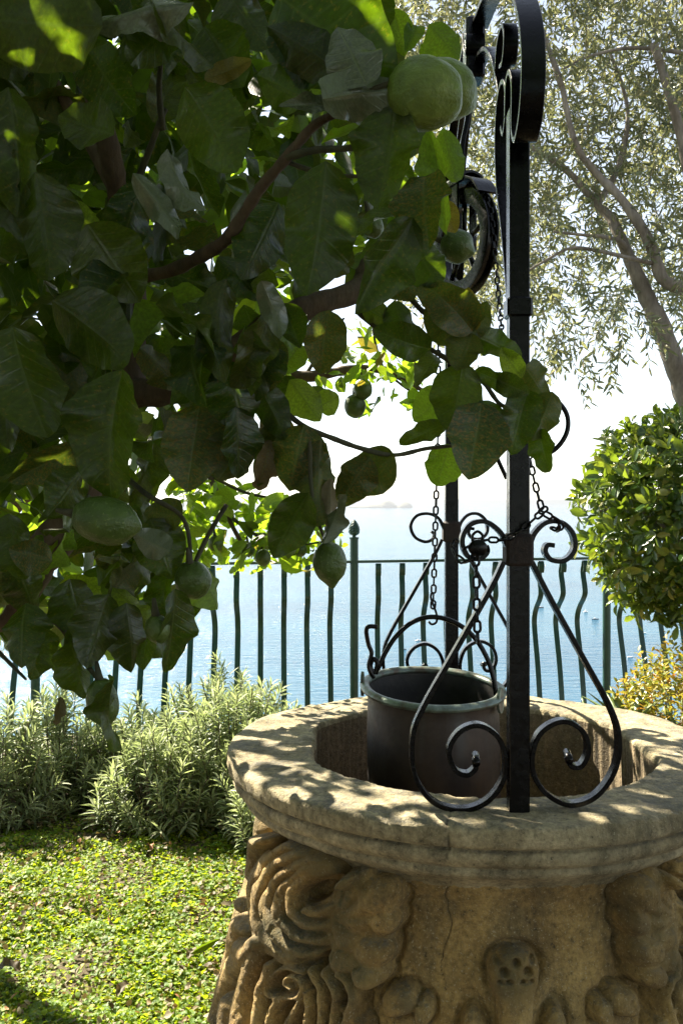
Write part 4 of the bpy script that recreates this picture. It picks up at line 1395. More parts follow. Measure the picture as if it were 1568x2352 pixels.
D_, S_, Y_, YE, PA, DR = 'lemon_dark', 'lemon_spot', 'lemon_young_lit', 'lemon_yellow', 'lemon_pale', 'lemon_dry'  # Y_: backlit glow is put into the leaf colour
heroes = [
    (235, 60, -90, 40, 180, D_, 1.0, 6), (445, 5, 200, 66, 78, PA, 1.0, 4), (420, 20, 300, 150, 120, D_, 1.05, 0), (640, -10, 905, 215, 235, D_, 1.02, 6),
    (780, 165, 612, 60, 105, D_, 0.98, 2), (740, 228, 955, 205, 92, PA, 0.94, 3), (842, 195, 775, 62, 118, PA, 0.95, 4), (705, 225, 590, 170, 95, D_, 1.0, 0), (800, 248, 640, 244, 40, PA, 0.98, 1),
    (905, 240, 868, 482, 140, D_, 0.97, 4), (748, 370, 705, 678, 160, D_, 0.97, 6), (948, 500, 815, 722, 112, D_, 1.05, 2), (975, 405, 985, 575, 118, S_, 1.08, 5), (985, 295, 1025, 540, 62, Y_, 1.12, 4),
    (1015, 295, 1048, 418, 58, Y_, 1.15, 0), (1018, 462, 1045, 535, 50, YE, 1.2, 0), (1085, 762, 968, 652, 88, S_, 1.2, 3), (1068, 772, 978, 700, 95, S_, 1.22, 0), (1066, 770, 1075, 660, 80, YE, 1.21, 2), (1068, 772, 1118, 692, 60, S_, 1.2, 0),
    (1082, 765, 1048, 852, 78, S_, 1.2, 4), (1090, 772, 1196, 825, 58, D_, 1.2, 5), (1198, 868, 1150, 798, 48, Y_, 1.22, 2), (1062, 832, 1036, 992, 108, D_, 1.22, 6), (1105, 925, 1075, 1102, 128, S_, 1.2, 6), (1100, 920, 1150, 1040, 80, D_, 1.21, 4),
    (1212, 895, 1172, 1045, 78, D_, 1.22, 0), (1202, 842, 1262, 930, 70, S_, 1.22, 3), (1268, 900, 1222, 1012, 70, S_, 1.22, 3), (1238, 985, 1262, 1084, 52, D_, 1.23, 5), (1018, 905, 950, 968, 80, Y_, 1.25, 0), (1022, 974, 918, 1022, 42, D_, 1.22, 5), (1090, 850, 1190, 890, 40, D_, 1.23, 1),
    (1032, 1020, 1002, 1116, 76, Y_, 1.24, 0), (906, 1046, 770, 1130, 95, S_, 1.17, 0), (850, 1050, 775, 1165, 80, S_, 1.17, 4), (735, 1010, 745, 1205, 82, S_, 1.15, 3), (760, 1100, 770, 1225, 42, DR, 1.16, 3), (700, 975, 664, 1128, 112, S_, 1.15, 4), (640, 945, 602, 1062, 80, YE, 1.2, 0), (620, 1010, 585, 1120, 45, DR, 1.18, 7),
    (708, 1132, 628, 1282, 92, D_, 1.1, 4), (755, 712, 735, 858, 86, S_, 1.15, 0), (990, 802, 858, 755, 72, D_, 1.22, 1), (905, 690, 935, 800, 65, D_, 1.24, 0), (1002, 818, 955, 890, 46, D_, 1.22, 1), (665, 872, 735, 968, 72, Y_, 1.2, 2), (600, 645, 648, 772, 46, PA, 1.05, 7),
    (282, 848, 258, 1148, 180, D_, 1.0, 0), (30, 750, 110, 1005, 210, D_, 1.0, 6), (120, 690, 295, 835, 150, D_, 1.02, 0), (192, 1025, 20, 1108, 75, S_, 1.05, 2), (190, 1075, 110, 1185, 92, D_, 1.04, 4), (390, 1266, 303, 1222, 62, PA, 1.15, 0),
    (445, 1300, 500, 1400, 105, Y_, 1.24, 2), (402, 1352, 380, 1545, 90, D_, 1.1, 6), (60, 1385, 50, 1535, 100, D_, 1.15, 4), (262, 1562, 282, 1722, 62, D_, 1.05, 3), (140, 1600, 125, 1662, 20, DR, 1.1, 7), (95, 1440, 70, 1562, 80, D_, 1.2, 0), (250, 1365, 200, 1535, 105, D_, 1.12, 6),
    (165, 1475, 205, 1605, 95, D_, 1.13, 0), (290, 1385, 302, 1545, 90, D_, 1.13, 2), (305, 398, 414, 530, 52, PA, 1.05, 3), (385, 342, 472, 482, 62, PA, 1.07, 5), (425, 200, 545, 395, 150, D_, 1.05, 6), (200, 515, 322, 695, 150, D_, 1.08, 4), (80, 395, 112, 645, 135, D_, 1.06, 0),
    (20, 200, 40, 500, 120, D_, 1.08, 2), (262, 310, 135, 265, 105, D_, 1.06, 4), (195, 105, 312, 265, 125, D_, 1.1, 6), (470, 182, 578, 138, 42, YE, 1.1, 1), (640, 465, 552, 642, 112, D_, 1.1, 4), (520, 640, 508, 875, 78, D_, 1.08, 5), (868, -5, 884, 68, 58, D_, 1.15, 0), (985, 55, 1052, 140, 74, Y_, 1.3, 2),
    (940, 560, 1010, 655, 88, D_, 1.2, 0), (520, 830, 560, 1000, 120, D_, 1.12, 4), (460, 930, 430, 1130, 130, S_, 1.15, 6), (560, 1000, 500, 1105, 110, S_, 1.15, 2), (345, 1190, 395, 1330, 110, D_, 1.2, 4), (160, 1330, 200, 1470, 110, D_, 1.2, 6), (20, 1180, 60, 1330, 100, D_, 1.1, 0), (310, 1300, 250, 1380, 80, S_, 1.2, 4),
    (610, 760, 560, 920, 85, D_, 1.15, 7), (640, 780, 615, 900, 60, S_, 1.15, 0), (590, 880, 655, 1010, 70, D_, 1.16, 0), (350, 1400, 330, 1540, 80, D_, 1.2, 6), (120, 1290, 20, 1260, 75, S_, 1.1, 2), (900, 20, 930, 130, 60, Y_, 1.35, 2), (960, 60, 930, 120, 40, Y_, 1.35, 0), (1000, 100, 970, 150, 50, Y_, 1.36, 4),
    (728, 935, 778, 910, 56, Y_, 1.2, 0), (652, 955, 592, 1118, 66, D_, 1.18, 4), (742, 1248, 778, 1135, 42, PA, 1.14, 3), (540, 935, 546, 1100, 98, D_, 1.13, 6), (480, 945, 502, 1102, 100, S_, 1.16, 4),
    (690, 790, 640, 860, 60, Y_, 1.25, 0), (830, 700, 900, 740, 52, D_, 1.25, 4), (650, 700, 690, 800, 66, D_, 1.2, 2), (600, 740, 600, 850, 62, Y_, 1.22, 4), (1140, 870, 1215, 905, 50, D_, 1.22, 0), (560, 700, 590, 800, 70, D_, 1.22, 4),
    (690, 880, 610, 900, 48, D_, 1.22, 0), (420, 1180, 330, 1180, 70, S_, 1.2, 0), (500, 590, 600, 690, 80, D_, 1.15, 4), (800, 560, 740, 640, 80, S_, 1.2, 0), (880, 600, 950, 690, 90, S_, 1.25, 4),
    (60, 420, -60, 600, 160, D_, 1.1, 6), (470, 60, 560, 200, 130, D_, 1.12, 4), (520, -20, 620, 110, 130, D_, 1.15, 0), (160, 0, 60, 130, 130, D_, 1.2, 6),
]
for h_ in heroes:
    hero(h_[0], h_[1], h_[2], h_[3], h_[4], h_[5], h_[6], var=h_[7], roll=random.uniform(-0.8, 0.8) * (0.45 if h_[0] > 560 else 1))
nhero = len(heroes)

POLY = [(-120, -400), (870, -400), (905, 60), (935, 150), (960, 300), (965, 470), (940, 600), (830, 660), (760, 690), (690, 760), (620, 830), (600, 930), (545, 960), (535, 1075), (440, 1100), (375, 1150), (385, 1250), (465, 1300), (470, 1380), (420, 1470), (365, 1510), (250, 1530), (180, 1590), (60, 1520), (-120, 1500)]


def sample_leaves(n, d0, d1, poly, lmin, lmax, down=0.7, out=2):
    """random leaves whose base and tip both fall inside the outline"""
    B_, D__, L_ = [], [], []
    tot = 0
    xs = [p[0] for p in poly]; ys = [p[1] for p in poly]
    while tot < n:
        k = 4000
        px = rng.uniform(min(xs), max(xs), k); py = rng.uniform(min(ys), max(ys), k)
        d = rng.uniform(d0, d1, k)
        b = np.stack([(px - 784) / F * d, d, CAMZ + (1148 - py) / F * d], -1)
        dr = rdir(k, down, 0.75)
        L = rng.uniform(lmin, lmax, k)
        e = b + dr * L[:, None]
        ex, ey = proj(e)
        mx, my = proj(b + dr * L[:, None] * 0.5)
        ok = inpoly(px, py, poly) & inpoly(ex, ey, poly) & inpoly(mx, my, poly) & (e[:, 1] > d0 - 0.12)
        B_.append(b[ok]); D__.append(dr[ok]); L_.append(L[ok])
        tot += ok.sum()
    return np.concatenate(B_)[:n], np.concatenate(D__)[:n], np.concatenate(L_)[:n]


b, dr, L = sample_leaves(292 - nhero, 1.08, 1.6, POLY, 0.075, 0.13)
for i in range(len(b)):
    mt = D_ if random.random() < 0.66 else (S_ if random.random() < 0.45 else Y_)  # the Y_ share colours in backlit leaves among the dark ones
    nn = rdir(1)[0]; nn[1] -= 0.5
    leaf_ob('leaf', random.choice(LMM[mt]), lt, b[i], dr[i], nn, L[i], random.uniform(0.9, 1.25))
# the rest of the crown behind and above; then unseen leaves added for shade
b, dr, L = sample_leaves(520, 1.5, 2.7, POLY, 0.06, 0.11, 0.5)
v, f, a = mass(b, dr, rdir(len(b)) + np.array([0, 0, 0.6]), L, rng.uniform(0.85, 1.2, len(b)), LEMLO)
ob('young_lit_foliage', v, f, M['lemon_young_lit'], lt, attr={'leaf': a}, kind='stuff')  # bright leaf colour stands in for light glowing through gaps
b, dr, L = sample_leaves(1050, 1.45, 2.7, POLY, 0.07, 0.12, 0.5)
v, f, a = mass(b, dr, rdir(len(b)) + np.array([0, 0, 0.6]), L, rng.uniform(0.85, 1.2, len(b)), LEMLO)
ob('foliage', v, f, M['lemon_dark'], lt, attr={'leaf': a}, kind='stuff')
b0 = np.stack([rng.uniform(-2.6, 1.4, 9500), rng.uniform(-2.2, 3.1, 9500), rng.uniform(2.3, 3.1, 9500)], -1)  # overhead leaves out of view, added to shade the near crown
b1 = np.stack([rng.uniform(-3.2, -1.1, 5500), rng.uniform(-1.6, 2.1, 5500), rng.uniform(0.8, 3.0, 5500)], -1)
b2 = np.stack([rng.uniform(-3.0, -0.4, 6500), rng.uniform(1.0, 3.3, 6500), rng.uniform(1.4, 3.2, 6500)], -1)  # more added leaves, blocking sun shafts on the near leaves
b2 = b2[b2[:, 2] > 1.25 + (b2[:, 1] - 1.85) * 1.275]
b3 = np.stack([rng.uniform(-3.0, 2.8, 7000), rng.uniform(-3.2, -1.7, 7000), rng.uniform(0.8, 3.1, 7000)], -1)  # wall of leaves behind the camera, added to cut sky fill
b4 = np.stack([rng.uniform(1.4, 2.8, 2200), rng.uniform(-2.2, 1.3, 2200), rng.uniform(2.3, 3.1, 2200)], -1)
b0 = np.concatenate([b0, b1, b2, b3, b4])
b0[:, 1] = np.where(np.abs(b0[:, 1]) < 0.02, 0.02, b0[:, 1])
b0 = b0[(np.linalg.norm(b0 - np.array([0, 0, CAMZ]), axis=1) > 0.75)]
x_, y_ = proj(b0)
ok = (b0[:, 1] < 0.05) | (((y_ < np.where(x_ > 700, -300, -60)) | (x_ < -90) | inpoly(x_, y_, POLY)) & ~((x_ > 840) & (y_ > -160)))
ok &= ~((b0[:, 0] > 0.3) & (b0[:, 1] > 1.5))
b = b0[ok]
v, f, a = mass(b, rdir(len(b), 0.4), rdir(len(b)) + np.array([0, 0, 1.2]), rng.uniform(0.08, 0.12, len(b)), rng.uniform(0.85, 1.2, len(b)), LEMLO)
ob('added_shade_foliage', v, f, M['lemon_dark'], lt, attr={'leaf': a}, kind='stuff')  # mostly unseen leaves, added to block sky and sun light
branch('branch', lt, [P(120, -60, 1.1), (-0.45, 1.4, 2.3), (-0.5, 1.9, 2.6), (-0.6, 2.5, 2.8)], 0.010, 0.006)
branch('branch', lt, [(-1.2, 1.5, 0.5), (-1.35, 1.7, 1.3), (-1.3, 1.9, 2.0), (-1.1, 2.2, 2.6), (-0.8, 2.6, 2.9)], 0.032, 0.012)


def lemon(parent, x, y, rx, ry, d, mat, tip=(0, 0, -1), label=None, nip=0.18):
    c_ = P(x, y, d)
    s_ = d / F
    rx, ry = rx * s_, ry * s_
    nu, nv = 28, 20
    t_ = Vector(tip).normalized()
    a1 = t_.orthogonal().normalized(); a2 = t_.cross(a1)
    v, f = [], []
    sd = random.uniform(0, 50)
    for j in range(nv + 1):
        th = math.pi * j / nv
        ax = -math.cos(th); rd = math.sin(th)
        if ax > 0.8:
            ax2 = ax + nip * ((ax - 0.8) / 0.2) ** 2
            rd2 = rd * (1 - 0.15 * (ax - 0.8) / 0.2)
        else:
            ax2, rd2 = ax, rd
        for q in range(nu):
            a = 2 * math.pi * q / nu
            k = 1 + 0.05 * float(vnoise(np.array([math.cos(a) * rd * 2 + sd, math.sin(a) * rd * 2, ax * 2]))) + 0.012 * float(vnoise(np.array([math.cos(a) * rd * 7 + sd, math.sin(a) * rd * 7, ax * 7])))
            v.append(c_ + t_ * (ax2 * ry * k) + (a1 * math.cos(a) + a2 * math.sin(a)) * (rd2 * rx * k))
    for j in range(nv):
        for q in range(nu):
            q2 = (q + 1) % nu
            f.append((j * nu + q, j * nu + q2, (j + 1) * nu + q2, (j + 1) * nu + q))
    o = ob('lemon', v, f, M[mat], parent)
    if label:
        o['label'] = label
    # calyx where the stalk holds it
    cp = c_ - t_ * ry * 0.98
    vv, ff = tube([cp + t_ * 0.003, cp - t_ * 0.004, cp - t_ * 0.02], [0.006, 0.0045, 0.0022], 7)
    ob('stalk', vv, ff, M['twig'], o)
    return o


lemon(lt, 974, 216, 80, 92, 0.97, 'fruit_pale', (0.75, -0.45, -0.35), 'big pale knobbly lemon in front of the pair at the top', 0.1)
lemon(lt, 1020, 206, 68, 78, 1.03, 'fruit_pale', (0.8, 0.3, -0.3), 'pale lemon half hidden behind the big one', 0.08)
lemon(lt, 1048, 566, 40, 38, 1.3, 'fruit', (0.9, -0.2, -0.4), 'small round green lemon beside the pulley')
lemon(lt, 242, 1196, 56, 78, 1.0, 'fruit', (0.95, -0.1, -0.2), 'dark green lemon lying level among the left leaves', 0.08)
lemon(lt, 443, 1332, 43, 44, 1.2, 'fruit', (0.1, 0.3, -0.9), 'round green lemon under a dark twig, left of the railing posts', 0.05)
lemon(lt, 757, 1292, 39, 49, 1.2, 'fruit', (0.1, 0, -1), 'green lemon hanging alone over the railing with its nipple down', 0.22)
lemon(lt, 236, 1612, 36, 56, 1.1, 'fruit', (0.15, 0, -1), 'lowest dark lemon at the bottom of the hanging leaves', 0.1)
lemon(lt, 362, 1445, 28, 34, 1.1, 'fruit', (0.1, 0.1, -1), 'small dark lemon among the lower leaves', 0.1)
lemon(lt, 855, 520, 26, 26, 1.3, 'fruit', (0.3, 0.1, -1), 'small lemon nearly hidden by the big leaf', 0.1)
adopt(lt)

# ------------------------------------------------------------------ the farther lemon tree, in the sun
l2 = thing('lemon_tree', 'sunlit lemon tree with small yellow-green leaves hanging beyond the dark one', 'lemon tree', (-1.75, 3.7, 0.0))
branch('trunk', l2, [(-1.75, 3.7, -0.05), (-1.7, 3.6, 0.6), (-1.5, 3.45, 1.2), (-1.2, 3.3, 1.7), (-0.9, 3.2, 2.1)], 0.06, 0.035)
branch('branch', l2, [(-1.5, 3.45, 1.2), P(250, 950, 3.2), P(400, 880, 3.1), P(560, 850, 3.05), P(700, 865, 3.0), P(800, 850, 3.0), P(880, 850, 3.0), P(940, 880, 3.0), P(975, 900, 3.0)], 0.030, 0.006)
branch('branch', l2, [P(400, 880, 3.1), P(450, 1000, 3.0), P(480, 1090, 2.95), P(520, 1180, 2.9), P(560, 1250, 2.9), P(610, 1270, 2.9)], 0.014, 0.004)
branch('branch', l2, [P(480, 1090, 2.95), P(560, 1130, 2.9), P(640, 1150, 2.9), P(700, 1190, 2.9)], 0.006, 0.003, 'twig')
branch('branch', l2, [P(520, 1180, 2.9), P(600, 1235, 2.85), P(680, 1250, 2.85), P(740, 1245, 2.85)], 0.006, 0.003, 'twig')
branch('branch', l2, [P(700, 865, 3.0), P(740, 800, 3.0), P(770, 760, 3.0), P(790, 730, 3.0)], 0.006, 0.003, 'twig')
branch('branch', l2, [P(880, 850, 3.0), P(862, 790, 3.0), P(855, 740, 3.0), P(850, 700, 3.0)], 0.005, 0.003, 'twig')
branch('branch', l2, [P(800, 850, 3.0), P(812, 880, 3.0), P(825, 900, 3.0)], 0.005, 0.003, 'twig')
branch('branch', l2, [P(880, 850, 3.0), P(930, 890, 3.0), P(985, 925, 3.0)], 0.005, 0.003, 'twig')
branch('branch', l2, [(-0.9, 3.2, 2.1), (-0.6, 3.1, 2.4), (-0.3, 3.1, 2.55), (-0.05, 3.1, 2.6)], 0.02, 0.008)
branch('branch', l2, [(-1.2, 3.3, 1.7), (-0.9, 3.6, 2.3), (-0.6, 3.9, 2.8), (-0.4, 4.0, 3.1)], 0.02, 0.008)
Q1 = [(380, 1090), (480, 1085), (560, 1110), (650, 1120), (710, 1170), (790, 1220), (795, 1290), (700, 1330), (640, 1300), (560, 1325), (480, 1310), (400, 1290), (360, 1200)]
Q2 = [(420, 720), (640, 700), (700, 740), (770, 860), (760, 900), (650, 960), (560, 985), (430, 960)]
Q3 = [(760, 740), (860, 735), (900, 770), (985, 820), (990, 930), (950, 975), (915, 950), (890, 900), (840, 890), (780, 890)]
Q5 = [(765, 860), (880, 850), (880, 960), (800, 965)]
Bs, Ds, Ls = [], [], []
for poly, n in ((Q1, 190), (Q2, 60), (Q3, 36), (Q5, 12)):
    b, dr, L = sample_leaves(n, 2.75, 3.15, poly, 0.045, 0.092, 0.3)
    Bs.append(b); Ds.append(dr); Ls.append(L)
b, dr, L = np.concatenate(Bs), np.concatenate(Ds), np.concatenate(Ls)
YM = meshes_for(LEMLO, ['lemon_young_lit', 'lemon_yellow', 'lemon_dark'])
for i in range(len(b)):
    mt = random.choices(['lemon_young_lit', 'lemon_yellow', 'lemon_dark'], [0.84, 0.08, 0.08])[0]
    nn = rdir(1)[0] + np.array([-0.4, -0.3, 0.5])
    leaf_ob('leaf', random.choice(YM[mt]), l2, b[i], dr[i], nn, L[i], random.uniform(1.0, 1.35))
for x, y, r_, d, lb in ((833, 893, 22, 2.9, 'small green lemon in the cluster against the white sky'), (815, 932, 25, 2.92, None), (495, 1248, 17, 2.8, None), (604, 1280, 18, 2.8, None), (690, 1262, 15, 2.85, None), (570, 1262, 15, 2.85, None)):
    lemon(l2, x, y, r_, r_ * 1.1, d, 'fruit', (0.1, 0, -1), lb, 0.1)
b, dr, L = np.concatenate([sample_leaves(260, 2.8, 3.4, Q1, 0.035, 0.06, 0.2)[0], sample_leaves(150, 2.8, 3.4, Q2, 0.035, 0.06, 0.2)[0], sample_leaves(70, 2.8, 3.3, Q3, 0.03, 0.045, 0.2)[0]]), rdir(480, 0.2), rng.uniform(0.032, 0.058, 480)
v, f, a = mass(b, dr, rdir(len(b)) + np.array([-0.4, 0, 0.6]), L, rng.uniform(0.9, 1.3, len(b)), LEMLO)
ob('young_lit_foliage', v, f, M['lemon_young_lit'], l2, attr={'leaf': a}, kind='stuff')
QB = [(-200, -200), (760, -200), (860, 60), (930, 300), (940, 560), (820, 650), (700, 740), (620, 830), (540, 950), (440, 1100), (300, 1150), (60, 1100), (-200, 1100)]
b, dr, L = sample_leaves(2300, 2.9, 4.4, QB, 0.07, 0.11, 0.4)
ok = b[:, 2] > 0.98 + (b[:, 1] - 2.4) * 1.11 + 0.12 * vnoise(b * 4)
ok &= vnoise(b * 3.1 + 9) > -0.02
b, dr, L = b[ok], dr[ok], L[ok]
v, f, a = mass(b, dr, rdir(len(b)) + np.array([0, 0, 1.0]), L, rng.uniform(0.85, 1.2, len(b)), LEMLO)
ob('crown', v, f, M['lemon_young_lit'], l2, attr={'leaf': a}, kind='stuff')
adopt(l2)

# ------------------------------------------------------------------ olive tree on the right
ol = thing('olive_tree', 'old olive tree with leaning grey trunk and fine silvery leaves, upper right', 'olive tree', (2.25, 5.0, 0))
branch('trunk', ol, [(2.25, 5.0, -0.05), (2.2, 5.0, 0.5), P(1660, 1150, 5.0), P(1600, 980, 5.0), P(1560, 870, 5.0), P(1520, 760, 5.0), P(1478, 670, 5.0), P(1448, 600, 5.0)], 0.085, 0.036, 'olive_bark', 14)
branch('branch', ol, [P(1448, 600, 5.0), P(1425, 550, 5.0), P(1400, 500, 5.05), P(1370, 470, 5.1), P(1310, 400, 5.1), P(1240, 350, 5.1), P(1180, 320, 5.1)], 0.034, 0.010, 'olive_bark')
branch('branch', ol, [P(1640, 700, 4.9), P(1568, 665, 4.9), P(1520, 640, 4.9), P(1500, 580, 4.9), P(1470, 520, 4.9), P(1420, 450, 4.95), P(1370, 400, 5.0), P(1320, 330, 5.0), P(1290, 200, 5.0)], 0.040, 0.014, 'olive_bark')
branch('branch', ol, [P(1600, 980, 5.0), P(1640, 850, 4.9), P(1650, 720, 4.9), P(1600, 500, 4.9), P(1560, 300, 4.9), P(1500, 100, 4.9)], 0.05, 0.02, 'olive_bark')
branch('branch', ol, [P(1455, 615, 5.0), P(1430, 560, 4.95), P(1390, 545, 4.9), P(1340, 540, 4.9), P(1270, 532, 4.9)], 0.016, 0.006, 'olive_bark')
branch('branch', ol, [P(1500, 605, 4.9), P(1440, 592, 4.85), P(1380, 578, 4.85), P(1310, 570, 4.85), P(1250, 600, 4.85), P(1215, 620, 4.85)], 0.013, 0.005, 'olive_bark')
branch('branch', ol, [P(1370, 470, 5.1), P(1420, 380, 5.2), P(1440, 250, 5.3), P(1400, 120, 5.3)], 0.02, 0.008, 'olive_bark')
branch('branch', ol, [P(1560, 120, 5.0), P(1450, 110, 5.0), P(1350, 130, 5.0), P(1290, 160, 5.0)], 0.012, 0.005, 'olive_bark')
branch('branch', ol, [P(1290, 200, 5.0), P(1240, 60, 5.1), P(1180, -80, 5.2), P(1000, -160, 5.2), P(860, -120, 5.2)], 0.016, 0.008, 'olive_bark')
O1 = [(1190, -250), (1900, -250), (1900, 640), (1640, 700), (1560, 680), (1480, 640), (1440, 700), (1400, 760), (1330, 740), (1290, 780), (1240, 760), (1200, 720), (1150, 600), (1180, 200)]
O2 = [(740, -250), (1200, -250), (1200, 660), (1120, 700), (1000, 680), (880, 660), (960, 200), (760, 60)]


def twigs(n, poly, d0, d1, thin=None):
    xs = [p[0] for p in poly]; ys = [p[1] for p in poly]
    px = rng.uniform(min(xs), max(xs), n * 4); py = rng.uniform(min(ys), max(ys), n * 4)
    ok = inpoly(px, py, poly)
    if thin is not None:
        ok &= rng.random(n * 4) < thin(px, py)
    px, py = px[ok][:n], py[ok][:n]
    d = rng.uniform(d0, d1, len(px))
    return np.stack([(px - 784) / F * d, d, CAMZ + (1148 - py) / F * d], -1)


def olive_leaves(tb, mean=(0, 0, -0.5), nl=18, Lt=(0.18, 0.36), LL=(0.045, 0.07)):
    n = len(tb)
    B_, D__, stems = [], [], []
    for i in range(n):
        d = rng.standard_normal(3) * 0.7 + np.array(mean)
        d /= np.linalg.norm(d)
        L = rng.uniform(*Lt)
        t_ = np.linspace(0.08, 1, nl // 2)
        pos = tb[i] + d * L * t_[:, None] + np.array([0, 0, -0.10])[None] * (t_ ** 2)[:, None] * L * 2
        side = np.cross(d, rng.standard_normal(3)); side /= np.linalg.norm(side)
        s2 = np.cross(d, side)
        for k, p in enumerate(pos):
            s = side if k % 2 else s2
            for sg in (-1, 1):
                B_.append(p); D__.append(s * sg * 0.75 + d * 0.75 + rng.standard_normal(3) * 0.15)
        stems.append((tb[i], pos[len(pos) // 2], pos[-1]))
    B_, D__ = np.array(B_), np.array(D__)
    return B_, D__, rng.uniform(*LL, len(B_)), stems


def stem_mesh(stems, r=0.0016):
    V_, F_ = [], []
    for s in stems:
        o = len(V_)
        for p in s:
            for k in range(3):
                a = 2 * math.pi * k / 3
                V_.append((p[0] + r * math.cos(a), p[1] + r * math.sin(a) * 0.5, p[2] + r * math.sin(a)))
        for j in range(len(s) - 1):
            for k in range(3):
                k2 = (k + 1) % 3
                F_.append((o + j * 3 + k, o + j * 3 + k2, o + j * 3 + 3 + k2, o + j * 3 + 3 + k))
    return np.array(V_), np.array(F_)


tb = np.concatenate([twigs(1700, O1, 4.85, 6.7, lambda x, y: np.clip(1.15 - np.clip((y - 380) / 520, 0, 0.75), 0, 1)), twigs(760, O2, 4.9, 6.6)])
b, dr, L, st = olive_leaves(tb)
v, f, a = mass(b, dr, rdir(len(b)) + np.array([0, 0, 0.4]), L, rng.uniform(0.9, 1.2, len(b)), OLI)
ob('foliage', v, f, M['olive_leaf'], ol, attr={'leaf': a}, kind='stuff')
# hanging tips that reach into the white sky
tips = [(1250, 745), (1285, 790), (1310, 840), (1330, 800), (1370, 760), (1420, 770), (1440, 800), (1390, 700), (1360, 720), (1240, 800), (1225, 770), (1475, 760), (1420, 690), (1450, 740), (1300, 730), (1340, 850), (1270, 700), (1560, 640), (1550, 700), (1400, 820)]
tb2 = np.array([P(x + random.uniform(-12, 12), y - 30, random.uniform(4.4, 5.0)) for x, y in tips for _ in range(2)])
b, dr, L, st2 = olive_leaves(tb2, (0, 0, -1.3), 16, (0.14, 0.24), (0.045, 0.065))
v, f, a = mass(b, dr, rdir(len(b)) + np.array([0, 0, 0.4]), L, rng.uniform(0.9, 1.2, len(b)), OLI)
ob('hanging_sprays', v, f, M['olive_leaf'], ol, attr={'leaf': a}, kind='stuff')
v, f = stem_mesh(st + st2)
ob('twigs', v, f, M['olive_bark'], ol, False, kind='stuff')
adopt(ol)

# ------------------------------------------------------------------ round clipped shrub
sb = thing('round_shrub', 'clipped round evergreen shrub with glossy leaves at the right edge of the terrace', 'shrub', (1.60, 4.4, 0))
SC = np.array(P(1590, 1178, 4.4)); SR = 256 / F * 4.4
branch('trunk', sb, [(1.64, 4.42, -0.02), (1.62, 4.4, 0.5), (SC[0], SC[1], SC[2] - 0.3), (SC[0], SC[1], SC[2])], 0.035, 0.02, 'stem')
for k in range(14):
    e = rdir(1)[0]; e[2] = abs(e[2]) * 0.8
    branch('branch', sb, [tuple(SC + np.array([0, 0, -0.2])), tuple(SC + e * SR * 0.45), tuple(SC + e * SR * 0.85)], 0.012, 0.004, 'stem', 6)
ncl = 950
cd = rdir(ncl)
lump = 1 + 0.13 * fbm(cd * 2.3 + 4, 3) + 0.035 * rng.standard_normal(ncl)
cr_ = SR * lump * np.where(rng.random(ncl) < 0.72, rng.uniform(0.86, 1.0, ncl), rng.uniform(0.55, 0.86, ncl))
cp = SC + cd * cr_[:, None] * np.array([1, 1, 0.98])
B_, D__ = [], []
for i in range(ncl):
    ax = cd[i] * 0.8 + rng.standard_normal(3) * 0.45 + np.array([0, 0, 0.15 if cd[i][2] > -0.3 else -0.5])
    ax /= np.linalg.norm(ax)
    s1 = np.cross(ax, rng.standard_normal(3)); s1 /= np.linalg.norm(s1); s2 = np.cross(ax, s1)
    m = rng.integers(7, 11)
    for k in range(m):
        a_ = k * 2.4
        sp = rng.uniform(0.5, 1.2)
        B_.append(cp[i] - ax * 0.012 * k); D__.append(ax * 0.7 + (s1 * math.cos(a_) + s2 * math.sin(a_)) * sp)
B_, D__ = np.array(B_), np.array(D__)
L = rng.uniform(0.042, 0.082, len(B_))
W = rng.uniform(0.85, 1.2, len(B_))
nr_ = rdir(len(B_)) * 0.5 + (B_ - SC) / SR + np.array([0, 0, 0.4])
px, py = proj(B_)
front = (px < 1560) & (py > 930) & ((B_ - SC)[:, 1] < 0.0) & (np.linalg.norm(B_ - SC, axis=1) > SR * 0.9)
fi_ = np.where(front)[0]
rng.shuffle(fi_)
fi_ = fi_[:290]
SM = meshes_for(SHRHI, ['shrub_leaf'])['shrub_leaf']
for i in fi_:
    leaf_ob('leaf', random.choice(SM), sb, B_[i], D__[i], nr_[i], L[i] * 1.1, W[i])
keep = np.ones(len(B_), bool); keep[fi_] = False
v, f, a = mass(B_[keep], D__[keep], nr_[keep], L[keep], W[keep], SHR)
ob('foliage', v, f, M['shrub_leaf'], sb, attr={'leaf': a}, kind='stuff')
adopt(sb)


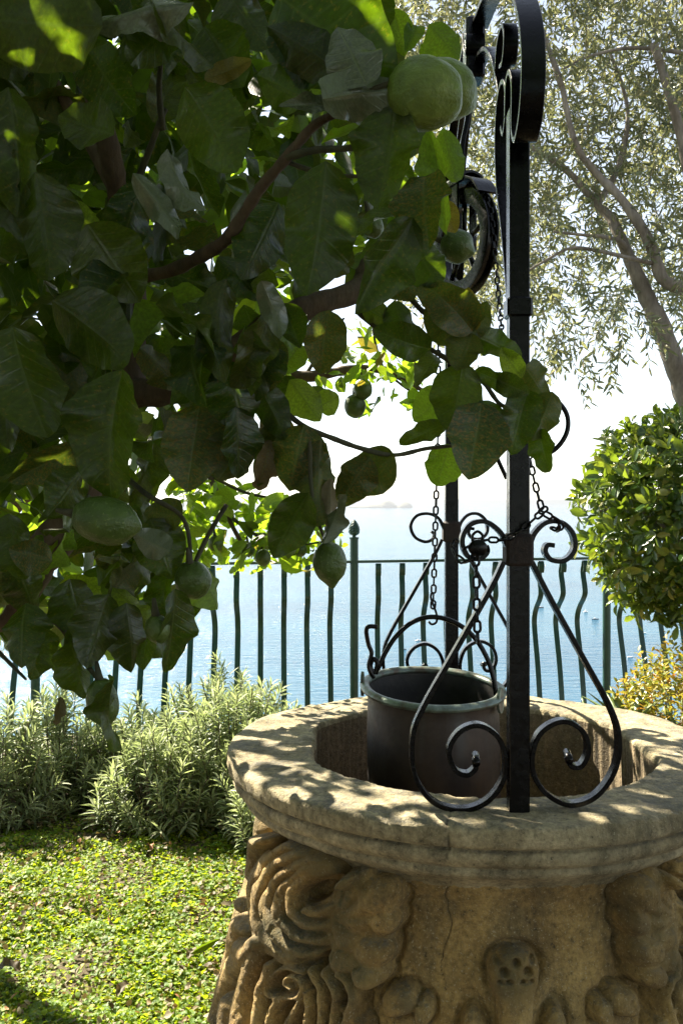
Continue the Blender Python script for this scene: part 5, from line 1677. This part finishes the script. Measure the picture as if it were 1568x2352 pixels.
# ------------------------------------------------------------------ lavender bushes along the railing
def lavender(label, x, y, rx, ry, h, n, nl=22):
    t_ = thing('lavender_bush', label, 'lavender', (x, y, 0), 'silvery lavender bushes in front of the railing')
    B_, D__, L_, stems = [], [], [], []
    for i in range(n):
        e = rdir(1)[0]; e[2] = abs(e[2]) * 1.1 - 0.15
        e /= np.linalg.norm(e)
        rr_ = rng.uniform(0.75, 1.05) if rng.random() < 0.7 else rng.uniform(0.45, 0.75)
        tip = np.array([x + e[0] * rx * rr_, y + e[1] * ry * rr_, 0.06 + max(e[2], 0.0) * h * rr_ + rng.uniform(0, 0.05)])
        ax = np.array([e[0] * 0.6, e[1] * 0.6, 0.9 + 0.3 * e[2]]) + rng.standard_normal(3) * 0.28
        ax /= np.linalg.norm(ax)
        Ls = rng.uniform(0.12, 0.20)
        s1 = np.cross(ax, rng.standard_normal(3)); s1 /= np.linalg.norm(s1); s2 = np.cross(ax, s1)
        root = tip - ax * Ls
        stems.append((np.array([x + e[0] * rx * 0.25, y + e[1] * ry * 0.25, 0.0]), root * 0.6 + np.array([x + e[0] * rx * 0.5, y + e[1] * ry * 0.5, 0.02]) * 0.4, tip))
        for k in range(nl):
            u = (k // 2) / (nl // 2)
            a_ = (k // 2) * 1.57 + (k % 2) * math.pi + rng.uniform(-0.2, 0.2)
            B_.append(root + ax * Ls * (0.15 + 0.85 * u))
            up = 0.25 + 1.1 * u
            D__.append(ax * up + (s1 * math.cos(a_) + s2 * math.sin(a_)) * 1.0 + np.array([0, 0, -0.45 * (1 - u)]))
            L_.append(rng.uniform(0.065, 0.11) * (1.0 - 0.35 * u))
    B_, D__, L_ = np.array(B_), np.array(D__), np.array(L_)
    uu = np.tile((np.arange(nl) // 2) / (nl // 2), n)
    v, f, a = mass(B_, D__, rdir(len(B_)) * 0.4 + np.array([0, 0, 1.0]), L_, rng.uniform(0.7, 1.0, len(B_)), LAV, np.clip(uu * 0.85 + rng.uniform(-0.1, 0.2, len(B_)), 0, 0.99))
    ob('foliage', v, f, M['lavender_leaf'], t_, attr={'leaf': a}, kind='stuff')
    v, f = stem_mesh(stems, 0.003)
    ob('stems', v, f, M['stem'], t_, False, kind='stuff')
    adopt(t_)


lavender('lavender bush at the left edge with long upright silvery shoots', -1.66, 4.50, 0.36, 0.30, 0.50, 151)
lavender('second lavender bush from the left, darker, low beneath the hanging leaf', -1.10, 4.83, 0.36, 0.30, 0.44, 136)
lavender('lavender bush left of the middle, lower, leaning to the lawn', -0.86, 4.43, 0.30, 0.28, 0.42, 122)
lavender('tallest lavender bush, below the balusters left of the well', -0.52, 4.66, 0.46, 0.34, 0.58, 216)
lavender('lavender bush filling the gap between the left edge bush and the darker one', -1.40, 4.78, 0.32, 0.28, 0.50, 120)
lavender('small lavender bush tucked behind the well rim', -0.30, 4.23, 0.26, 0.26, 0.46, 100)
lavender('lavender bush far back at the left in front of the railing foot', -2.15, 4.88, 0.34, 0.3, 0.5, 86)
lavender('grey lavender bush right up against the railing left of the finial post', -0.70, 5.13, 0.34, 0.2, 0.58, 93)

# ------------------------------------------------------------------ plants behind the well on the right
fb = thing('bronze_bush', 'small bush with orange and yellow-green leaves below the round shrub', 'bush', (1.38, 3.95, 0))
n = 420
e = rdir(n); e[:, 2] = np.abs(e[:, 2])
tipz = 0.28 + 0.66 * e[:, 2] ** 0.8
B0 = np.stack([1.42 + e[:, 0] * 0.32, 3.95 + e[:, 1] * 0.3, tipz * (0.8 + 0.25 * rng.random(n))], -1)
B_, D__ = [], []
for i in range(n):
    ax = e[i] * 0.6 + np.array([0, 0, 0.8]) + rng.standard_normal(3) * 0.3
    ax /= np.linalg.norm(ax)
    s1 = np.cross(ax, rng.standard_normal(3)); s1 /= np.linalg.norm(s1); s2 = np.cross(ax, s1)
    for k in range(11):
        a_ = k * 2.4
        B_.append(B0[i] - ax * 0.011 * k); D__.append(ax * 0.5 + (s1 * math.cos(a_) + s2 * math.sin(a_)))
B_, D__ = np.array(B_), np.array(D__)
v, f, a = mass(B_, D__, rdir(len(B_)) * 0.5 + np.array([0, 0, 0.8]), rng.uniform(0.022, 0.042, len(B_)), rng.uniform(0.9, 1.2, len(B_)), SHR)
ob('foliage', v, f, M['flower_leaf'], fb, attr={'leaf': a}, kind='stuff')
for k in range(12):
    e_ = e[k]
    branch('stem', fb, [(1.42 + e_[0] * 0.04, 3.95 + e_[1] * 0.04, -0.02), (1.42 + e_[0] * 0.12, 3.95 + e_[1] * 0.12, 0.3), tuple(B0[k])], 0.008, 0.003, 'stem', 6)
adopt(fb)


def aloe(label, x, y, zb, n, Ls, seed, lean=0.5):
    r_ = random.Random(seed)
    t_ = thing('aloe_plant', label, 'aloe', (x, y, 0), 'aloe plants behind the well')
    branch('stem', t_, [(x, y, -0.02), (x + 0.02, y, zb * 0.5), (x, y, zb)], 0.03, 0.022, 'stem', 8)
    for k in range(n):
        a_ = k * 2.4 + r_.uniform(-0.2, 0.2)
        up = r_.uniform(0.15, 1.0)
        L = Ls * r_.uniform(0.7, 1.1)
        pts, rad = [], []
        for j in range(9):
            u = j / 8
            h = L * (u * math.cos(lean) * up - 0.35 * u * u * (1 - up * 0.6))
            rdx = L * u * (0.9 - 0.3 * up)
            pts.append((x + math.cos(a_) * rdx, y + math.sin(a_) * rdx, zb + h))
        wd = 0.030 * L / 0.28
        v, f = [], []
        side = np.array([-math.sin(a_), math.cos(a_), 0])
        for j, p in enumerate(pts):
            u = j / 8
            w = wd * (1 - u ** 1.6) + 0.0008
            p = np.array(p)
            th = w * 0.35
            v += [p - side * w + np.array([0, 0, th * 0.8]), p + np.array([0, 0, -th * 0.1]), p + side * w + np.array([0, 0, th * 0.8]), p + np.array([0, 0, -th])]
        for j in range(8):
            for q in range(4):
                q2 = (q + 1) % 4
                f.append((j * 4 + q, j * 4 + q2, j * 4 + 4 + q2, j * 4 + 4 + q))
        f.append((32, 33, 34, 35))
        ob('leaf', v, f, M['aloe'], t_)
    adopt(t_)


aloe('spiky aloe with pale green leaves, the larger one beside the bronze bush', 1.18, 3.85, 0.58, 22, 0.27, 3)
aloe('low aloe showing just over the rim, left of the larger aloe', 1.0, 3.70, 0.60, 16, 0.20, 5)
aloe('aloe half lost inside the bronze bush at the right edge', 1.34, 3.72, 0.58, 16, 0.22, 8)

# ------------------------------------------------------------------ ground cover
def ground_pts(n, x0, x1, y0, y1):
    x = rng.uniform(x0, x1, n); y = rng.uniform(y0, y1, n)
    r_ = np.hypot(x - WX, y - WY)
    ok = (r_ > 0.60) & (y < 4.62)
    px = 784 + F * x / y
    ok &= (px > -120) & (px < 760)
    return x[ok], y[ok]


gx_, gy_ = ground_pts(125000, -1.9, 0.3, 2.3, 4.7)
dens = 0.60 + 0.85 * fbm(np.stack([gx_ * 3.4, gy_ * 2.6, gx_ * 0], -1), 3)
edge_ = np.clip((4.45 - gy_ + 0.12 * vnoise(np.stack([gx_ * 4, gy_ * 4, gx_ * 0], -1))) / 0.3, 0.05, 1)
ok = rng.random(len(gx_)) < np.clip(dens, 0.22, 1) * edge_
gx_, gy_ = gx_[ok], gy_[ok]
hb = np.clip(0.016 + 0.022 * fbm(np.stack([gx_ * 7, gy_ * 7, gx_ * 0 + 5], -1), 3), 0.002, 0.05)
B_ = np.stack([gx_, gy_, gz(gx_, gy_) + rng.uniform(0.2, 1.1, len(gx_)) * hb], -1)
D__ = rng.standard_normal((len(gx_), 3)) * np.array([1, 1, 0.35])
v, f, a = mass(B_, D__, rdir(len(gx_)) * 0.55 + np.array([0, 0, 1.0]), rng.uniform(0.010, 0.021, len(gx_)), rng.uniform(0.75, 1.1, len(gx_)), [leaf_template(130 + i, 2, 4, 'round', curl=c, fold=0.3, wave=0, serr=0.02, w=1.0) for i, c in enumerate((0.3, -0.2, 0.5))])
ob('ground_cover', v, f, M['cover_leaf'], attr={'leaf': a}, kind='stuff', label='low bright green clover-like ground cover')
gx_, gy_ = ground_pts(13000, -2.1, 0.3, 2.3, 4.9)
ok = rng.random(len(gx_)) < np.clip(0.5 + 0.9 * fbm(np.stack([gx_ * 4 + 9, gy_ * 4, gx_ * 0], -1), 3), 0.1, 1)
gx_, gy_ = gx_[ok], gy_[ok]
B_ = np.stack([gx_, gy_, gz(gx_, gy_) + rng.uniform(0.004, 0.045, len(gx_))], -1)
D__ = rng.standard_normal((len(gx_), 3)) * np.array([1, 1, 0.4])
v, f, a = mass(B_, D__, rdir(len(gx_)) * 0.8 + np.array([0, 0, 0.8]), rng.uniform(0.008, 0.028, len(gx_)), rng.uniform(0.5, 1.3, len(gx_)), COV[:2] + LEMLO[:2])
ob('leaf_litter', v, f, M['litter'], attr={'leaf': a}, kind='stuff', label='dry brown leaf bits scattered through the ground cover')
FL = [mesh('fallen_leaf', tv, tf, [M['litter']], True, {'leaf': ta}) for tv, tf, ta in (LEM[3], LEM[5], LEM[7], LEM[1])]
spots = [(18, 1895, 0.10, 'large rust brown fallen leaf at the left edge under the lavender'), (190, 1905, 0.08, 'orange brown fallen leaf in front of the lavender, right of the large rust one'), (48, 2262, 0.08, 'curled tan fallen leaf low at the left edge of the lawn'),
         (432, 2228, 0.05, 'small orange fallen leaf on the lawn nearest the carved scroll'), (345, 1960, 0.05, 'pale fallen leaf on the shaded grass under the middle lavender'), (210, 2100, 0.05, 'thin brown fallen leaf in the middle of the sunny lawn'),
         (300, 2290, 0.06, 'tan fallen leaf near the bottom of the lawn, right of the curled one'), (428, 2082, 0.05, 'reddish fallen leaf beside the shaded side of the well')]
for i, (x, y, L, lb) in enumerate(spots):
    d = CAMZ * F / (y - 1148)
    X_ = (x - 784) / F * d
    o = bpy.data.objects.new('fallen_leaf', FL[i % 4])
    C.objects.link(o)
    yaw = random.uniform(0, 6.28)
    o.matrix_world = Matrix.Translation((X_, d, float(gz(X_, d)) + 0.035)) @ Matrix.Rotation(yaw, 4, 'Z') @ Matrix.Rotation(random.uniform(-0.4, 0.4), 4, 'X') @ Matrix.Scale(L, 4)
    o['label'] = lb; o['category'] = 'fallen leaf'; o['group'] = 'larger fallen leaves on the lawn'
o = bpy.data.objects.new('fallen_leaf', mesh('fallen_leaf', LEM[2][0], LEM[2][1], [M['lemon_dark']], True, {'leaf': LEM[2][2]}))
C.objects.link(o)
d = CAMZ * F / (2205 - 1148)
leafx = (485 - 784) / F * d
o.matrix_world = Matrix.Translation((leafx - 0.06, d - 0.06, 0.05)) @ Matrix.Rotation(R(-58), 4, 'Z') @ Matrix.Rotation(R(12), 4, 'X') @ Matrix.Rotation(R(80), 4, 'Y') @ Matrix.Diagonal((0.045, 0.11, 0.11, 1))
o['label'] = 'long dark green fallen leaf standing on edge beside the well'; o['category'] = 'fallen leaf'; o['group'] = 'larger fallen leaves on the lawn'
bpy.context.view_layer.update()
